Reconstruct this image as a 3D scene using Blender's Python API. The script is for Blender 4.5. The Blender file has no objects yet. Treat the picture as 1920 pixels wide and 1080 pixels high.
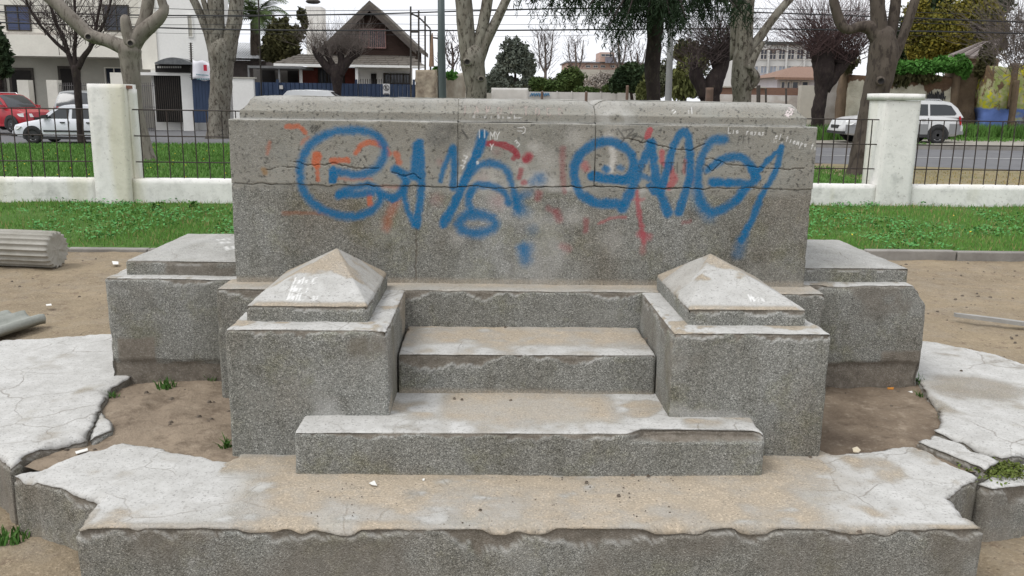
import bpy, bmesh, math, random
import numpy as np
from mathutils import Vector, Matrix, geometry
rng = np.random.default_rng(7); random.seed(7)
R = math.radians
S = bpy.context.scene; C = S.collection

# ------------------------------------------------------------------ camera, sky, sun, exposure
FPX, PI_, YA, RO, CX, EYE = 1656.15, .2117, .0277, .0149, -.1724, 1.65
cam = bpy.data.objects.new('camera', bpy.data.cameras.new('camera')); C.objects.link(cam)
cam.data.sensor_width = 36; cam.data.lens = 36 * FPX / 1920
cam.data.clip_start = .05; cam.data.clip_end = 3000
cam.location = (CX, 0, EYE)
cam.matrix_world = (Matrix.Translation((CX, 0, EYE)) @ Matrix.Rotation(-YA, 4, 'Z') @
                    Matrix.Rotation(math.pi / 2 - PI_, 4, 'X') @ Matrix.Rotation(RO, 4, 'Z'))
S.camera = cam
W = bpy.data.worlds.new('World'); S.world = W; W.use_nodes = True
nt = W.node_tree; nt.nodes.clear()
SUN_EL, SUN_AZ = R(58), R(-120)          # azimuth measured from +y towards +x
sky = nt.nodes.new('ShaderNodeTexSky'); sky.sky_type = 'NISHITA'; sky.sun_disc = False
sky.sun_elevation = SUN_EL; sky.sun_rotation = SUN_AZ; sky.dust_density = 6; sky.air_density = 1.5
hs = nt.nodes.new('ShaderNodeHueSaturation'); hs.inputs['Saturation'].default_value = .25
nt.links.new(sky.outputs[0], hs.inputs['Color'])
tc = nt.nodes.new('ShaderNodeTexCoord'); nz = nt.nodes.new('ShaderNodeTexNoise')
nz.inputs['Scale'].default_value = 2.5; nz.inputs['Detail'].default_value = 4
nt.links.new(tc.outputs['Generated'], nz.inputs['Vector'])
cr = nt.nodes.new('ShaderNodeValToRGB')
cr.color_ramp.elements[0].position = .3; cr.color_ramp.elements[0].color = (8.6, 8.9, 9.6, 1)
cr.color_ramp.elements[1].position = .7; cr.color_ramp.elements[1].color = (11.2, 11.3, 11.6, 1)
nt.links.new(nz.outputs[0], cr.inputs[0])
mx = nt.nodes.new('ShaderNodeMix'); mx.data_type = 'RGBA'; mx.inputs[0].default_value = .82
nt.links.new(hs.outputs[0], mx.inputs[6]); nt.links.new(cr.outputs[0], mx.inputs[7])
bg = nt.nodes.new('ShaderNodeBackground'); bg.inputs['Strength'].default_value = .1
nt.links.new(mx.outputs[2], bg.inputs[0])
wo = nt.nodes.new('ShaderNodeOutputWorld'); nt.links.new(bg.outputs[0], wo.inputs[0])
sl = bpy.data.lights.new('sun', 'SUN'); sl.energy = 1.3; sl.angle = R(25); sl.color = (1, .98, .95)
sun = bpy.data.objects.new('sun', sl); C.objects.link(sun)
sd = Vector((math.sin(SUN_AZ) * math.cos(SUN_EL), math.cos(SUN_AZ) * math.cos(SUN_EL), math.sin(SUN_EL)))
sun.rotation_euler = sd.to_track_quat('Z', 'Y').to_euler(); sun.location = (0, 0, 30)
S.view_settings.view_transform = 'Standard'; S.view_settings.look = 'None'
S.view_settings.exposure = .36; S.view_settings.gamma = 1

# ------------------------------------------------------------------ helpers
def ray(u, v):
    X, Y = u - 960, v - 540; c, s = math.cos(RO), math.sin(RO)
    r, up = (c * X + s * Y) / FPX, -(-s * X + c * Y) / FPX
    c, s = math.cos(PI_), math.sin(PI_); y1, z = c + s * up, -s + c * up
    c, s = math.cos(YA), math.sin(YA)
    return c * r + s * y1, -s * r + c * y1, z
def at(u, v, y):
    d = ray(u, v); t = y / d[1]; return Vector((CX + d[0] * t, y, EYE + d[2] * t))
def gp(u, v, z):
    d = ray(u, v); t = (z - EYE) / d[2]; return Vector((CX + d[0] * t, d[1] * t, z))
def gz(x, y):
    t = np.clip((np.asarray(y, float) - 14) / 14, 0, 1); t = t * t * (3 - 2 * t)
    return np.clip(.015 * np.asarray(x, float), -.25, .3) * t
def gg(u, v):
    d = ray(u, v)
    for i in range(1200):
        y = 6 + i * .1; t = y / d[1]; p = (CX + d[0] * t, y, EYE + d[2] * t)
        if p[2] <= gz(p[0], y): break
    return Vector((p[0], y, float(gz(p[0], y))))
def _h(i, j, k, s):
    n = (i * 374761393 + j * 668265263 + k * 2147483647 + s * 974634777) & 0xffffffff
    n = ((n ^ (n >> 13)) * 1274126177) & 0xffffffff
    n = ((n ^ (n >> 16)) * 2246822519) & 0xffffffff
    return ((n ^ (n >> 15)) & 0xffff) / 65535.0
def vnoise(P, s=0):
    P = np.asarray(P, float); I = np.floor(P).astype(np.int64); f = P - I; f = f * f * (3 - 2 * f)
    i, j, k = I[:, 0], I[:, 1], I[:, 2]; x, y, z = f[:, 0], f[:, 1], f[:, 2]
    def l(a, b, t): return a + (b - a) * t
    a = l(l(_h(i, j, k, s), _h(i + 1, j, k, s), x), l(_h(i, j + 1, k, s), _h(i + 1, j + 1, k, s), x), y)
    b = l(l(_h(i, j, k + 1, s), _h(i + 1, j, k + 1, s), x), l(_h(i, j + 1, k + 1, s), _h(i + 1, j + 1, k + 1, s), x), y)
    return l(a, b, z)
def fbm(P, freq, o=3, s=0):
    P = np.asarray(P, float) * freq; r = 0; a = .5; t = 0
    for q in range(o): r = r + a * vnoise(P * (2 ** q) + q * 17.3, s + q); t += a; a *= .5
    return r / t
def n1(x, freq, o=3, s=0):
    x = np.asarray(x, float); return fbm(np.stack([x, x * 0 + .37, x * 0 + .71], 1), freq, o, s)
def sst(a, b, x): t = np.clip((x - a) / (b - a), 0, 1); return t * t * (3 - 2 * t)

def wloc(o):
    v = Vector(o.location)
    while o.parent: o = o.parent; v += o.location
    return v
def tag(o, label=None, cat=None, group=None, kind=None):
    if label: o['label'] = label
    if cat: o['category'] = cat
    if group: o['group'] = group
    if kind: o['kind'] = kind
    return o
def empty(name, loc, label, cat, group=None):
    o = bpy.data.objects.new(name, None); C.objects.link(o); o.location = loc; o.empty_display_size = .1
    return tag(o, label, cat, group)
def mesh_np(name, V, F, mat, parent=None, base=None, smooth=True, attrs=None):
    """V (n,3) world coordinates, F list of index arrays (m,3)/(m,4)"""
    V = np.asarray(V, float); off = wloc(parent) if parent else Vector(base or (0, 0, 0))
    me = bpy.data.meshes.new(name)
    me.vertices.add(len(V)); me.vertices.foreach_set('co', (V - np.array(off)).astype(np.float32).ravel())
    lo = np.concatenate([f.ravel() for f in F]); n = sum(len(f) for f in F)
    ls = np.concatenate([np.full(len(f), f.shape[1]) for f in F])
    me.loops.add(len(lo)); me.loops.foreach_set('vertex_index', lo.astype(np.int32))
    me.polygons.add(n); me.polygons.foreach_set('loop_start', np.concatenate([[0], np.cumsum(ls)[:-1]]).astype(np.int32))
    me.polygons.foreach_set('use_smooth', np.full(n, smooth))
    me.update(calc_edges=True); me.validate()
    for k, v in (attrs or {}).items():
        a = me.attributes.new(k, 'FLOAT_COLOR', 'POINT'); a.data.foreach_set('color', np.asarray(v, np.float32).ravel())
    for m in (mat if isinstance(mat, list) else [mat]): me.materials.append(m)
    o = bpy.data.objects.new(name, me); C.objects.link(o)
    if parent: o.parent = parent
    else: o.location = off
    return o
class MB:
    def __init__(s): s.v = []; s.f = []; s.m = []
    def add(s, vs, fs, m=0):
        b = len(s.v); s.v += [tuple(p) for p in vs]
        for f in fs: s.f.append(tuple(b + i for i in f)); s.m.append(m)
        return s
    def box(s, x0, x1, y0, y1, z0, z1, m=0, X=None):
        p = [Vector((x, y, z)) for z in (z0, z1) for y in (y0, y1) for x in (x0, x1)]
        if X is not None: p = [X @ q for q in p]
        return s.add(p, [(0, 2, 3, 1), (4, 5, 7, 6), (0, 1, 5, 4), (2, 6, 7, 3), (0, 4, 6, 2), (1, 3, 7, 5)], m)
    def prism(s, poly, ax, a, b, m=0):
        """poly of 2-tuples in the plane normal to axis ax, extruded a..b"""
        def P(q, t): return (t, q[0], q[1]) if ax == 0 else ((q[0], t, q[1]) if ax == 1 else (q[0], q[1], t))
        n = len(poly)
        return s.add([P(q, a) for q in poly] + [P(q, b) for q in poly],
                     [tuple(range(n))[::-1], tuple(range(n, 2 * n))] + [(i, (i + 1) % n, n + (i + 1) % n, n + i) for i in range(n)], m)
    def tube(s, pts, rad, n=8, cap=True, m=0):
        pts = [Vector(p) for p in pts]; b = len(s.v); up = None
        if not hasattr(rad, '__len__'): rad = [rad] * len(pts)
        for i, p in enumerate(pts):
            t = (pts[min(i + 1, len(pts) - 1)] - pts[max(i - 1, 0)]); t = t.normalized() if t.length > 1e-9 else Vector((0, 0, 1))
            if up is None: up = t.orthogonal().normalized()
            else: up = (up - t * up.dot(t)); up = up.normalized() if up.length > 1e-6 else t.orthogonal().normalized()
            w = t.cross(up)
            for k in range(n):
                a = 2 * math.pi * k / n; s.v.append(tuple(p + (up * math.cos(a) + w * math.sin(a)) * rad[i]))
        for i in range(len(pts) - 1):
            for k in range(n):
                s.f.append((b + i * n + k, b + i * n + (k + 1) % n, b + (i + 1) * n + (k + 1) % n, b + (i + 1) * n + k)); s.m.append(m)
        if cap:
            s.f.append(tuple(b + k for k in range(n))[::-1]); s.m.append(m)
            e = b + (len(pts) - 1) * n; s.f.append(tuple(e + k for k in range(n))); s.m.append(m)
        return s
    def build(s, name, mat, parent=None, base=None, smooth=False, recalc=True):
        off = wloc(parent) if parent else Vector(base or (0, 0, 0))
        me = bpy.data.meshes.new(name)
        me.from_pydata([(p[0] - off.x, p[1] - off.y, p[2] - off.z) for p in s.v], [], s.f)
        for m in (mat if isinstance(mat, list) else [mat]): me.materials.append(m)
        me.polygons.foreach_set('material_index', s.m)
        me.polygons.foreach_set('use_smooth', [smooth] * len(s.f))
        if recalc:
            bm = bmesh.new(); bm.from_mesh(me); bmesh.ops.recalc_face_normals(bm, faces=bm.faces); bm.to_mesh(me); bm.free()
        me.update()
        o = bpy.data.objects.new(name, me); C.objects.link(o)
        if parent: o.parent = parent
        else: o.location = off
        return o
def copyobj(o, parent=None, loc=None):
    c = o.copy(); C.objects.link(c)
    if parent: c.parent = parent
    if loc is not None: c.location = loc
    return c
def crom(pts, k=5):
    """Catmull-Rom through tuples of any length"""
    P = [np.array(p, float) for p in pts]; P = [2 * P[0] - P[1]] + P + [2 * P[-1] - P[-2]]; out = []
    for i in range(1, len(P) - 2):
        for j in range(k):
            t = j / k; a, b, c, d = P[i - 1], P[i], P[i + 1], P[i + 2]
            out.append(.5 * (2 * b + (c - a) * t + (2 * a - 5 * b + 4 * c - d) * t * t + (3 * b - a - 3 * c + d) * t ** 3))
    out.append(P[-2]); return out

# ------------------------------------------------------------------ materials
class N:
    def __init__(s, name):
        s.m = bpy.data.materials.new(name); s.m.use_nodes = True; s.t = s.m.node_tree; s.t.nodes.clear()
        s.b = s.t.nodes.new('ShaderNodeBsdfPrincipled'); o = s.t.nodes.new('ShaderNodeOutputMaterial')
        s.t.links.new(s.b.outputs[0], o.inputs[0]); s.pos = s.t.nodes.new('ShaderNodeNewGeometry').outputs['Position']
    def put(s, sock, v):
        if isinstance(v, bpy.types.NodeSocket): s.t.links.new(v, sock)
        else: sock.default_value = v
    def noise(s, sc, det=3, vec=None, ro=.5, dist=0, out=0):
        n = s.t.nodes.new('ShaderNodeTexNoise'); n.inputs['Scale'].default_value = sc; n.inputs['Detail'].default_value = det
        n.inputs['Roughness'].default_value = ro; n.inputs['Distortion'].default_value = dist
        s.t.links.new(vec or s.pos, n.inputs['Vector']); return n.outputs[out]
    def vor(s, sc, vec=None, feature='F1', out=0):
        n = s.t.nodes.new('ShaderNodeTexVoronoi'); n.inputs['Scale'].default_value = sc; n.feature = feature
        s.t.links.new(vec or s.pos, n.inputs['Vector']); return n.outputs[out]
    def scale(s, v, sc):
        n = s.t.nodes.new('ShaderNodeVectorMath'); n.operation = 'MULTIPLY'; s.put(n.inputs[0], v); n.inputs[1].default_value = sc; return n.outputs[0]
    def vadd(s, a, b):
        n = s.t.nodes.new('ShaderNodeVectorMath'); n.operation = 'ADD'; s.put(n.inputs[0], a); s.put(n.inputs[1], b); return n.outputs[0]
    def sep(s, v):
        n = s.t.nodes.new('ShaderNodeSeparateXYZ'); s.put(n.inputs[0], v); return n.outputs
    def sepc(s, v):
        n = s.t.nodes.new('ShaderNodeSeparateColor'); s.put(n.inputs[0], v); return n.outputs
    def ramp(s, f, st):
        n = s.t.nodes.new('ShaderNodeValToRGB'); e = n.color_ramp.elements
        while len(e) < len(st): e.new(.5)
        for i, (p, c) in enumerate(st):
            e[i].position = p; e[i].color = (c, c, c, 1) if not hasattr(c, '__len__') else (*c[:3], 1)
        s.put(n.inputs[0], f); return n.outputs[0]
    def mix(s, f, a, b, mode='MIX'):
        n = s.t.nodes.new('ShaderNodeMix'); n.data_type = 'RGBA'; n.blend_type = mode; n.clamp_factor = True
        for k, v in ((0, f), (6, a), (7, b)):
            if not isinstance(v, bpy.types.NodeSocket) and hasattr(v, '__len__'): v = (*v[:3], 1)
            s.put(n.inputs[k], v)
        return n.outputs[2]
    def math(s, op, a, b=0., clamp=False):
        n = s.t.nodes.new('ShaderNodeMath'); n.operation = op; n.use_clamp = clamp; s.put(n.inputs[0], a); s.put(n.inputs[1], b); return n.outputs[0]
    def attr(s, name):
        n = s.t.nodes.new('ShaderNodeAttribute'); n.attribute_name = name; return n
    def done(s, col, rough=.85, bump=None, bs=.3, bd=.01, spec=.3, metal=0):
        s.put(s.b.inputs['Base Color'], col if isinstance(col, bpy.types.NodeSocket) else (*col[:3], 1))
        s.put(s.b.inputs['Roughness'], rough); s.b.inputs['Specular IOR Level'].default_value = spec; s.b.inputs['Metallic'].default_value = metal
        if bump is not None:
            n = s.t.nodes.new('ShaderNodeBump'); n.inputs['Strength'].default_value = bs; n.inputs['Distance'].default_value = bd
            s.put(n.inputs['Height'], bump); s.t.links.new(n.outputs[0], s.b.inputs['Normal'])
        return s.m
def M(name, a, b=None, sc=6, rough=.85, bsc=60, bs=.25, bd=.01, spec=.3, metal=0, stretch=None):
    n = N(name); b = b or tuple(x * .75 for x in a); p = n.scale(n.pos, stretch) if stretch else n.pos
    f = n.noise(sc, 5, p, .6); g = n.noise(sc * 9, 3, p)
    c = n.mix(n.ramp(f, [(.32, 0), (.68, 1)]), a, b); c = n.mix(n.math('MULTIPLY', g, .35), c, tuple(x * .6 for x in a))
    return n.done(c, rough, n.noise(bsc, 3, p), bs, bd, spec, metal)
def gloss(name, a, rough=.25, spec=.5, metal=0):
    n = N(name); c = n.mix(n.ramp(n.noise(2.5, 4), [(.35, 0), (.75, .35)]), a, tuple(x * .8 + .02 for x in a))
    return n.done(c, rough, spec=spec, metal=metal)

# ---- concrete: exposed aggregate body, attribute 'wear' = (mortar, plaster, dust, fine), 'paint' = sprayed colour
def concrete():
    n = N('exposed_aggregate_concrete'); P = n.pos
    c1 = n.sepc(n.vor(250, out=1))[0]; c2 = n.sepc(n.vor(430, out=1))[1]
    a1 = n.ramp(c1, [(0, (.045, .046, .043)), (.22, (.14, .142, .132)), (.6, (.27, .275, .255)), (.86, (.38, .384, .36)), (1, (.66, .66, .63))])
    a2 = n.ramp(c2, [(0, (.085, .087, .081)), (.5, (.235, .238, .222)), (1, (.44, .442, .415))])
    agg = n.mix(.45, a1, a2)
    st = n.noise(1.6, 6, n.scale(P, (1, 1, .45)), .65); agg = n.mix(n.ramp(st, [(.35, .0), (.7, .75)]), agg, n.mix(1, agg, (.62, .58, .52), 'MULTIPLY'))
    lic = n.noise(4.3, 6, n.vadd(P, (3.1, 7, 2)), .7); agg = n.mix(n.ramp(lic, [(.52, 0), (.72, .6)]), agg, n.mix(1, agg, (.82, .80, .50), 'MULTIPLY'))
    bl = n.noise(9, 5, n.vadd(P, (13, 2, 5)), .6); agg = n.mix(n.ramp(bl, [(.56, 0), (.74, .75)]), agg, n.mix(1, agg, (.55, .53, .50), 'MULTIPLY'))
    sk = n.noise(1, 5, n.scale(P, (7, 7, .55)), .65); agg = n.mix(n.ramp(sk, [(.46, 0), (.68, .6)]), agg, n.mix(1, agg, (.70, .69, .64), 'MULTIPLY')); lt = n.noise(2.7, 5, n.vadd(P, (1, 6, 8)), .65); agg = n.mix(n.ramp(lt, [(.54, 0), (.74, .4)]), agg, (.36, .36, .335)); bs_ = n.noise(1.3, 5, n.vadd(P, (9, 4, 2)), .6); agg = n.mix(n.ramp(bs_, [(.52, 0), (.68, .55)]), agg, n.mix(1, agg, (.72, .62, .51), 'MULTIPLY'))
    w = n.attr('wear'); wc = n.sepc(w.outputs['Color']); fine = w.outputs['Alpha']
    # finer, browner cement face of the upper blocks
    fi = n.noise(160, 3); f2 = n.noise(7, 6, None, .65)
    fc = n.mix(n.ramp(f2, [(.3, 0), (.7, 1)]), (.29, .282, .25), (.205, .2, .175)); fc = n.mix(n.ramp(fi, [(.45, 0), (.62, .75)]), fc, (.30, .28, .235))
    fc = n.mix(n.ramp(n.noise(60, 4), [(.56, 0), (.68, .8)]), fc, (.05, .048, .042))
    fc = n.mix(n.ramp(n.noise(5, 5, n.vadd(P, (4, 1, 9)), .7), [(.5, 0), (.66, .55)]), fc, (.27, .275, .25))
    col = n.mix(fine, agg, fc)
    # mortar showing where the face has broken off
    mo = n.mix(n.ramp(n.noise(22, 5, None, .65), [(.3, 0), (.7, 1)]), (.20, .175, .145), (.115, .10, .08))
    mo = n.mix(n.ramp(n.noise(120, 3), [(.5, 0), (.75, .5)]), mo, (.34, .31, .27)); col = n.mix(wc[0], col, mo)
    # plaster skin with hairline cracks
    wr = n.noise(3, 4, out=1); pv = n.vadd(P, n.scale(wr, (.25, .25, .25)))
    e1 = n.vor(2.6, pv, 'DISTANCE_TO_EDGE'); e2 = n.vor(6.5, n.vadd(pv, (5, 3, 1)), 'DISTANCE_TO_EDGE')
    crk = n.math('MULTIPLY', n.ramp(e1, [(0, 1), (.012, 0)]), n.ramp(n.noise(2.2, 3), [(.46, 0), (.60, .9)]))
    crk2 = n.math('MULTIPLY', n.ramp(e2, [(0, 1), (.016, 0)]), n.ramp(n.noise(3, 3, n.vadd(P, (8, 8, 8))), [(.58, 0), (.68, .6)]))
    crk = n.math('MAXIMUM', crk, crk2)
    pl = n.mix(n.ramp(n.noise(9, 6, None, .7), [(.3, 0), (.72, 1)]), (.53, .525, .505), (.38, .372, .35))
    pl = n.mix(n.ramp(n.noise(70, 4), [(.55, 0), (.72, .65)]), pl, (.26, .25, .235)); pl = n.mix(n.ramp(n.noise(140, 2), [(.62, 0), (.72, .8)]), pl, (.15, .145, .14))
    pl = n.mix(n.math('MULTIPLY', crk, .75), pl, (.20, .18, .15)); col = n.mix(wc[1], col, pl)
    # trodden sand
    du = n.mix(n.ramp(n.noise(14, 6, None, .7), [(.3, 0), (.7, 1)]), (.385, .32, .24), (.30, .258, .20))
    du = n.mix(n.ramp(n.noise(4.5, 5, n.vadd(P, (6, 2, 1)), .7), [(.46, 0), (.66, .75)]), du, (.36, .33, .285)); du = n.mix(n.ramp(n.noise(110, 3), [(.5, 0), (.7, .7)]), du, (.58, .48, .36)); du = n.mix(n.ramp(n.noise(150, 2, n.vadd(P, (2, 2, 2))), [(.60, 0), (.70, .85)]), du, (.13, .11, .085))
    col = n.mix(wc[2], col, du)
    pa = n.attr('paint'); gr = n.ramp(n.noise(150, 3), [(.3, .78), (.6, 1)])
    col = n.mix(n.math('MULTIPLY', pa.outputs['Alpha'], gr), col, n.mix(.10, pa.outputs['Color'], n.mix(1, pa.outputs['Color'], n.mix(.5, col, (.3, .3, .3)), 'MULTIPLY')))
    h = n.math('ADD', n.math('MULTIPLY', n.vor(210), n.math('SUBTRACT', 1.0, n.math('MAXIMUM', wc[1], wc[2]))), n.math('MULTIPLY', n.noise(40, 4), .6))
    h = n.math('SUBTRACT', h, n.math('MULTIPLY', n.math('MULTIPLY', crk, wc[1]), 1.2))
    return n.done(col, .92, h, .5, .005, .2)
CONC = concrete()

def axis(a, b, res, fine=True):
    n = max(1, int(round((b - a) / res))); g = list(np.linspace(a, b, n + 1))
    if fine and b - a > .09:
        for d in (.004, .009, .016, .026): g += [a + d, b - d]
    g = np.array(sorted(g)); return g[np.concatenate([[True], np.diff(g) > .0012])]
def grid_box(gx, gy, gz_, skip=()):
    """welded box surface grid; returns V, F, N (dominant face normal per vertex, first wins)"""
    V = []; F = []; Nn = []; b = 0
    def face(A, B, c, ax, sgn):
        nonlocal b
        a, bb = np.meshgrid(A, B, indexing='ij'); p = np.zeros(a.shape + (3,)); o = [i for i in range(3) if i != ax]
        p[..., o[0]] = a; p[..., o[1]] = bb; p[..., ax] = c; nn = np.zeros(a.shape + (3,)); nn[..., ax] = sgn
        i = np.arange(a.size).reshape(a.shape) + b
        q = np.stack([i[:-1, :-1], i[1:, :-1], i[1:, 1:], i[:-1, 1:]], -1).reshape(-1, 4)
        if (sgn > 0) == (ax == 1): q = q[:, ::-1]
        V.append(p.reshape(-1, 3)); Nn.append(nn.reshape(-1, 3)); F.append(q); b += a.size
    if 'f' not in skip: face(gx, gz_, gy[0], 1, -1)
    if 't' not in skip: face(gx, gy, gz_[-1], 2, 1)
    if 'l' not in skip: face(gy, gz_, gx[0], 0, -1)
    if 'r' not in skip: face(gy, gz_, gx[-1], 0, 1)
    if 'b' not in skip: face(gx, gz_, gy[-1], 1, 1)
    if 'd' not in skip: face(gx, gy, gz_[0], 2, -1)
    V = np.concatenate(V); Nn = np.concatenate(Nn); F = np.concatenate(F)
    k = np.round(V * 1e5).astype(np.int64); _, ix, inv = np.unique(k, axis=0, return_index=True, return_inverse=True)
    return V[ix], inv.ravel()[F], Nn[ix], 
seed_ = [11]
def rbox(name, x0, x1, y0, y1, z0, z1, parent, res=(.012, .03, .012), r0=.006, r1=.01, chip=.03, brk=None, wear=None, post=None, paint=None, skip=('d',), cracks=None):
    seed_[0] += 5; s = seed_[0]
    V, F, Nn = grid_box(axis(x0, x1, res[0]), axis(y0, y1, res[1]), axis(z0, z1, res[2]), skip)
    n = len(V); w = np.zeros((n, 4)); mn = np.array([x0, y0, z0]); mxx = np.array([x1, y1, z1])
    r = r0 + r1 * (fbm(V, 6, 3, s) ** 2 * 2 + .9 * fbm(V, 38, 3, s + 90)) + chip * sst(.58, .78, fbm(V, 5.5, 4, s + 40))
    r = np.minimum(r, .45 * (mxx - mn).min())[:, None]
    lo = mn + r; 
    if 'd' in skip: lo[:, 2] = z0 - 1
    Cc = np.clip(V, lo, mxx - r); D = V - Cc; L = np.linalg.norm(D, axis=1, keepdims=True)
    P = np.where(L > 1e-9, Cc + D / np.maximum(L, 1e-9) * r, V)
    moved = np.linalg.norm(P - V, axis=1)
    P = P + (fbm(V, 14, 3, s + 9) - .5)[:, None] * .006 * Nn + (fbm(V, 2.2, 2, s + 19) - .5)[:, None] * .010 * Nn
    front = Nn[:, 1] < -.5; side = np.abs(Nn[:, 0]) > .5; top = Nn[:, 2] > .5
    w[:, 0] = np.maximum(w[:, 0], sst(.010, .028, moved) * .8)
    if brk is not None:
        amp, fr, bias = brk; d = z1 - V[:, 2]; along = np.where(side, V[:, 1], V[:, 0])
        h = amp * (1.2 * np.maximum(0, n1(along, fr * 1.6, 5, s + 3) * 2 - bias - .12) * (.5 + n1(along, 40, 3, s + 23)) + .7 * np.maximum(0, n1(along, fr * 6, 4, s + 13) * 2 - 1.05)) + .012 * n1(along, 60, 3, s + 5)
        m = sst(0, .006, h - d) * (front | side); P -= Nn * (m * (.002 + .010 * fbm(V, 16, 4, s + 8)))[:, None]
        w[:, 0] = np.maximum(w[:, 0], m * .9)
        rim = sst(.007, .002, np.abs(d - h - .002)) * (front | side) * (h > .012) * sst(.35, .6, n1(along, 14, 2, s + 33)); w[:, 1] = np.maximum(w[:, 1], rim * .5)
    if cracks:
        for pts, wd, dep in cracks:
            dd = seg_dist(V[:, [0, 2]] + (np.stack([fbm(V, 60, 2, 3), fbm(V, 60, 2, 4)], 1) - .5) * .012, pts); wv = wd * (.35 + 1.3 * fbm(V, 9, 2, 12)); m = sst(wv, wv * .3, dd) * front
            P[:, 1] += m * dep; w[:, 0] = np.maximum(w[:, 0], m * .9)
    if wear: wear(V, Nn, w, front, side, top, s)
    pt = np.zeros((n, 4))
    if paint: pt = paint(V, front)
    if post: P = post(P, V)
    return mesh_np(name, P, [F], CONC, parent, None, True, {'wear': w, 'paint': pt})
def seg_dist(P, pts):
    pts = np.asarray(pts, float); d = np.full(len(P), 9.); 
    lo = pts.min(0) - .15; hi = pts.max(0) + .15; k = np.where(((P >= lo) & (P <= hi)).all(1))[0]; Q = P[k]; dd = np.full(len(Q), 9.)
    for a, b in zip(pts[:-1], pts[1:]):
        ab = b - a; t = np.clip(((Q - a) @ ab) / max(ab @ ab, 1e-12), 0, 1); dd = np.minimum(dd, np.linalg.norm(Q - a - t[:, None] * ab, axis=1))
    d[k] = dd; return d
def tread(edge=.07, amount=1., dust=.95, axisk=1, org=None):
    """walked-on top: sand with the pale cement skin showing along the front arris"""
    def f(V, Nn, w, front, side, top, s):
        t = V[:, axisk] - (V[:, axisk].min() if org is None else org)
        pn = fbm(V, 3.2, 4, s + 60); pf = fbm(V, 11, 3, s + 61)
        pl = sst(.07, -.05, t - edge * (.3 + 1.6 * pn + .6 * pf)) ; pl = np.maximum(pl, .8 * sst(.54, .72, .6 * pn + .4 * pf))
        pl = pl * sst(.26, .56, .45 * pf + .55 * fbm(V, 5, 3, s + 62)) * amount
        w[:, 1] = np.maximum(w[:, 1], pl * top); w[:, 1] = np.maximum(w[:, 1], top * .5); w[:, 2] = np.maximum(w[:, 2], dust * top * (1 - np.minimum(pl * 1.1, 1)) * (.62 + .38 * sst(.35, .6, fbm(V, 6, 4, s + 63))))
        # sand blown against the foot of the riser behind
        w[:, 2] = np.maximum(w[:, 2], (front | side) * .55 * sst(.03, 0, V[:, 2] - V[:, 2].min() - .02 * pn))
    return f
def capwear(pl=.6, du=.4, f=5):
    def g(V, Nn, w, front, side, top, s):
        a = .6 * fbm(V, f, 4, s + 70) + .4 * fbm(V, f * 3, 3, s + 71)
        p = sst(.56 - .25 * pl, .62 - .25 * pl, a); w[:, 1] = np.maximum(w[:, 1], p * top * .9)
        w[:, 2] = np.maximum(w[:, 2], (1 - p) * top * du)
    return g

# ------------------------------------------------------------------ graffiti, as paint on the wall face (pixel traces put onto the wall plane)
G0 = .22; YW = 4.31
def wpt(u, v): p = at(u, v, YW); return (p.x, p.z)
def LZ(pts): return [wpt(430 + x / 3.368, 170 + y / 3.368) for x, y in pts]
def RZ(pts): return [wpt(980 + x / 3.368, 170 + y / 3.368) for x, y in pts]
BLUE = (.001, .125, .29); ORG = (.48, .12, .05); RED = (.28, .03, .045); PINK = (.40, .09, .10); WHT = (.62, .6, .56); CHK = (.8, .8, .78); BLK = (.02, .02, .022); MAU = (.33, .16, .17)
K = 1 / 3.368 / FPX * YW * 1.02          # metres per zoomed pixel on the wall
ST = []                                   # (points, half width, softness, colour, opacity)
def st(f, pts, w, soft, col, op, sm=True):
    p = f(pts); ST.append((crom(p, 4) if sm and len(p) > 2 else p, w * K, soft * K, col, op))
for b in [((1440, 560), 110, .35), ((1640, 560), 130, .35), ((1520, 420), 70, .4), ((1720, 700), 110, .3), ((1440, 930), 70, .3), ((1850, 480), 70, .3)]: st(LZ, [b[0], b[0]], b[1] * .2, b[1], WHT, b[2])
for b in [((540, 285), 40, .55), ((75, 360), 60, .5), ((150, 430), 80, .35), ((330, 300), 80, .3), ((320, 800), 90, .3), ((560, 960), 110, .25), ((740, 690), 70, .3)]: st(RZ, [b[0], b[0]], b[1] * .2, b[1], WHT, b[2])
st(RZ, [(565, 360), (570, 430), (555, 500)], 16, 22, WHT, .75)
for b in [((1700, 690), 90, .35), ((1310, 680), 60, .35), ((1330, 450), 40, .3), ((1600, 560), 60, .2), ((1690, 380), 40, .25)]: st(LZ, [b[0], b[0]], b[1] * .2, b[1], MAU, b[2])
for p, w, s, c, o in [([(360, 228), (440, 225), (480, 262)], 14, 10, ORG, .8), ([(255, 330), (240, 400)], 8, 14, ORG, .45), ([(556, 412), (550, 462)], 24, 12, ORG, .95), ([(555, 470), (560, 560)], 10, 10, ORG, .8),
        ([(650, 445), (745, 440)], 16, 12, ORG, .9), ([(800, 390), (850, 335), (920, 325), (990, 365), (1010, 400)], 15, 12, ORG, .85), ([(1055, 400), (1075, 450)], 18, 14, ORG, .75),
        ([(340, 775), (480, 770), (620, 778)], 9, 10, (.24, .10, .055), .6), ([(690, 558), (900, 556)], 8, 10, ORG, .4), ([(880, 655), (888, 715)], 16, 12, ORG, .9), ([(1050, 700), (1005, 800), (990, 860)], 22, 34, ORG, .4),
        ([(500, 290), (455, 335)], 8, 10, ORG, .4), ([(960, 600), (1070, 605)], 8, 16, ORG, .35), ([(215, 500), (225, 520)], 14, 14, (.30, .15, .03), .6)]: st(LZ, p, w, s, c, o)
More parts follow.
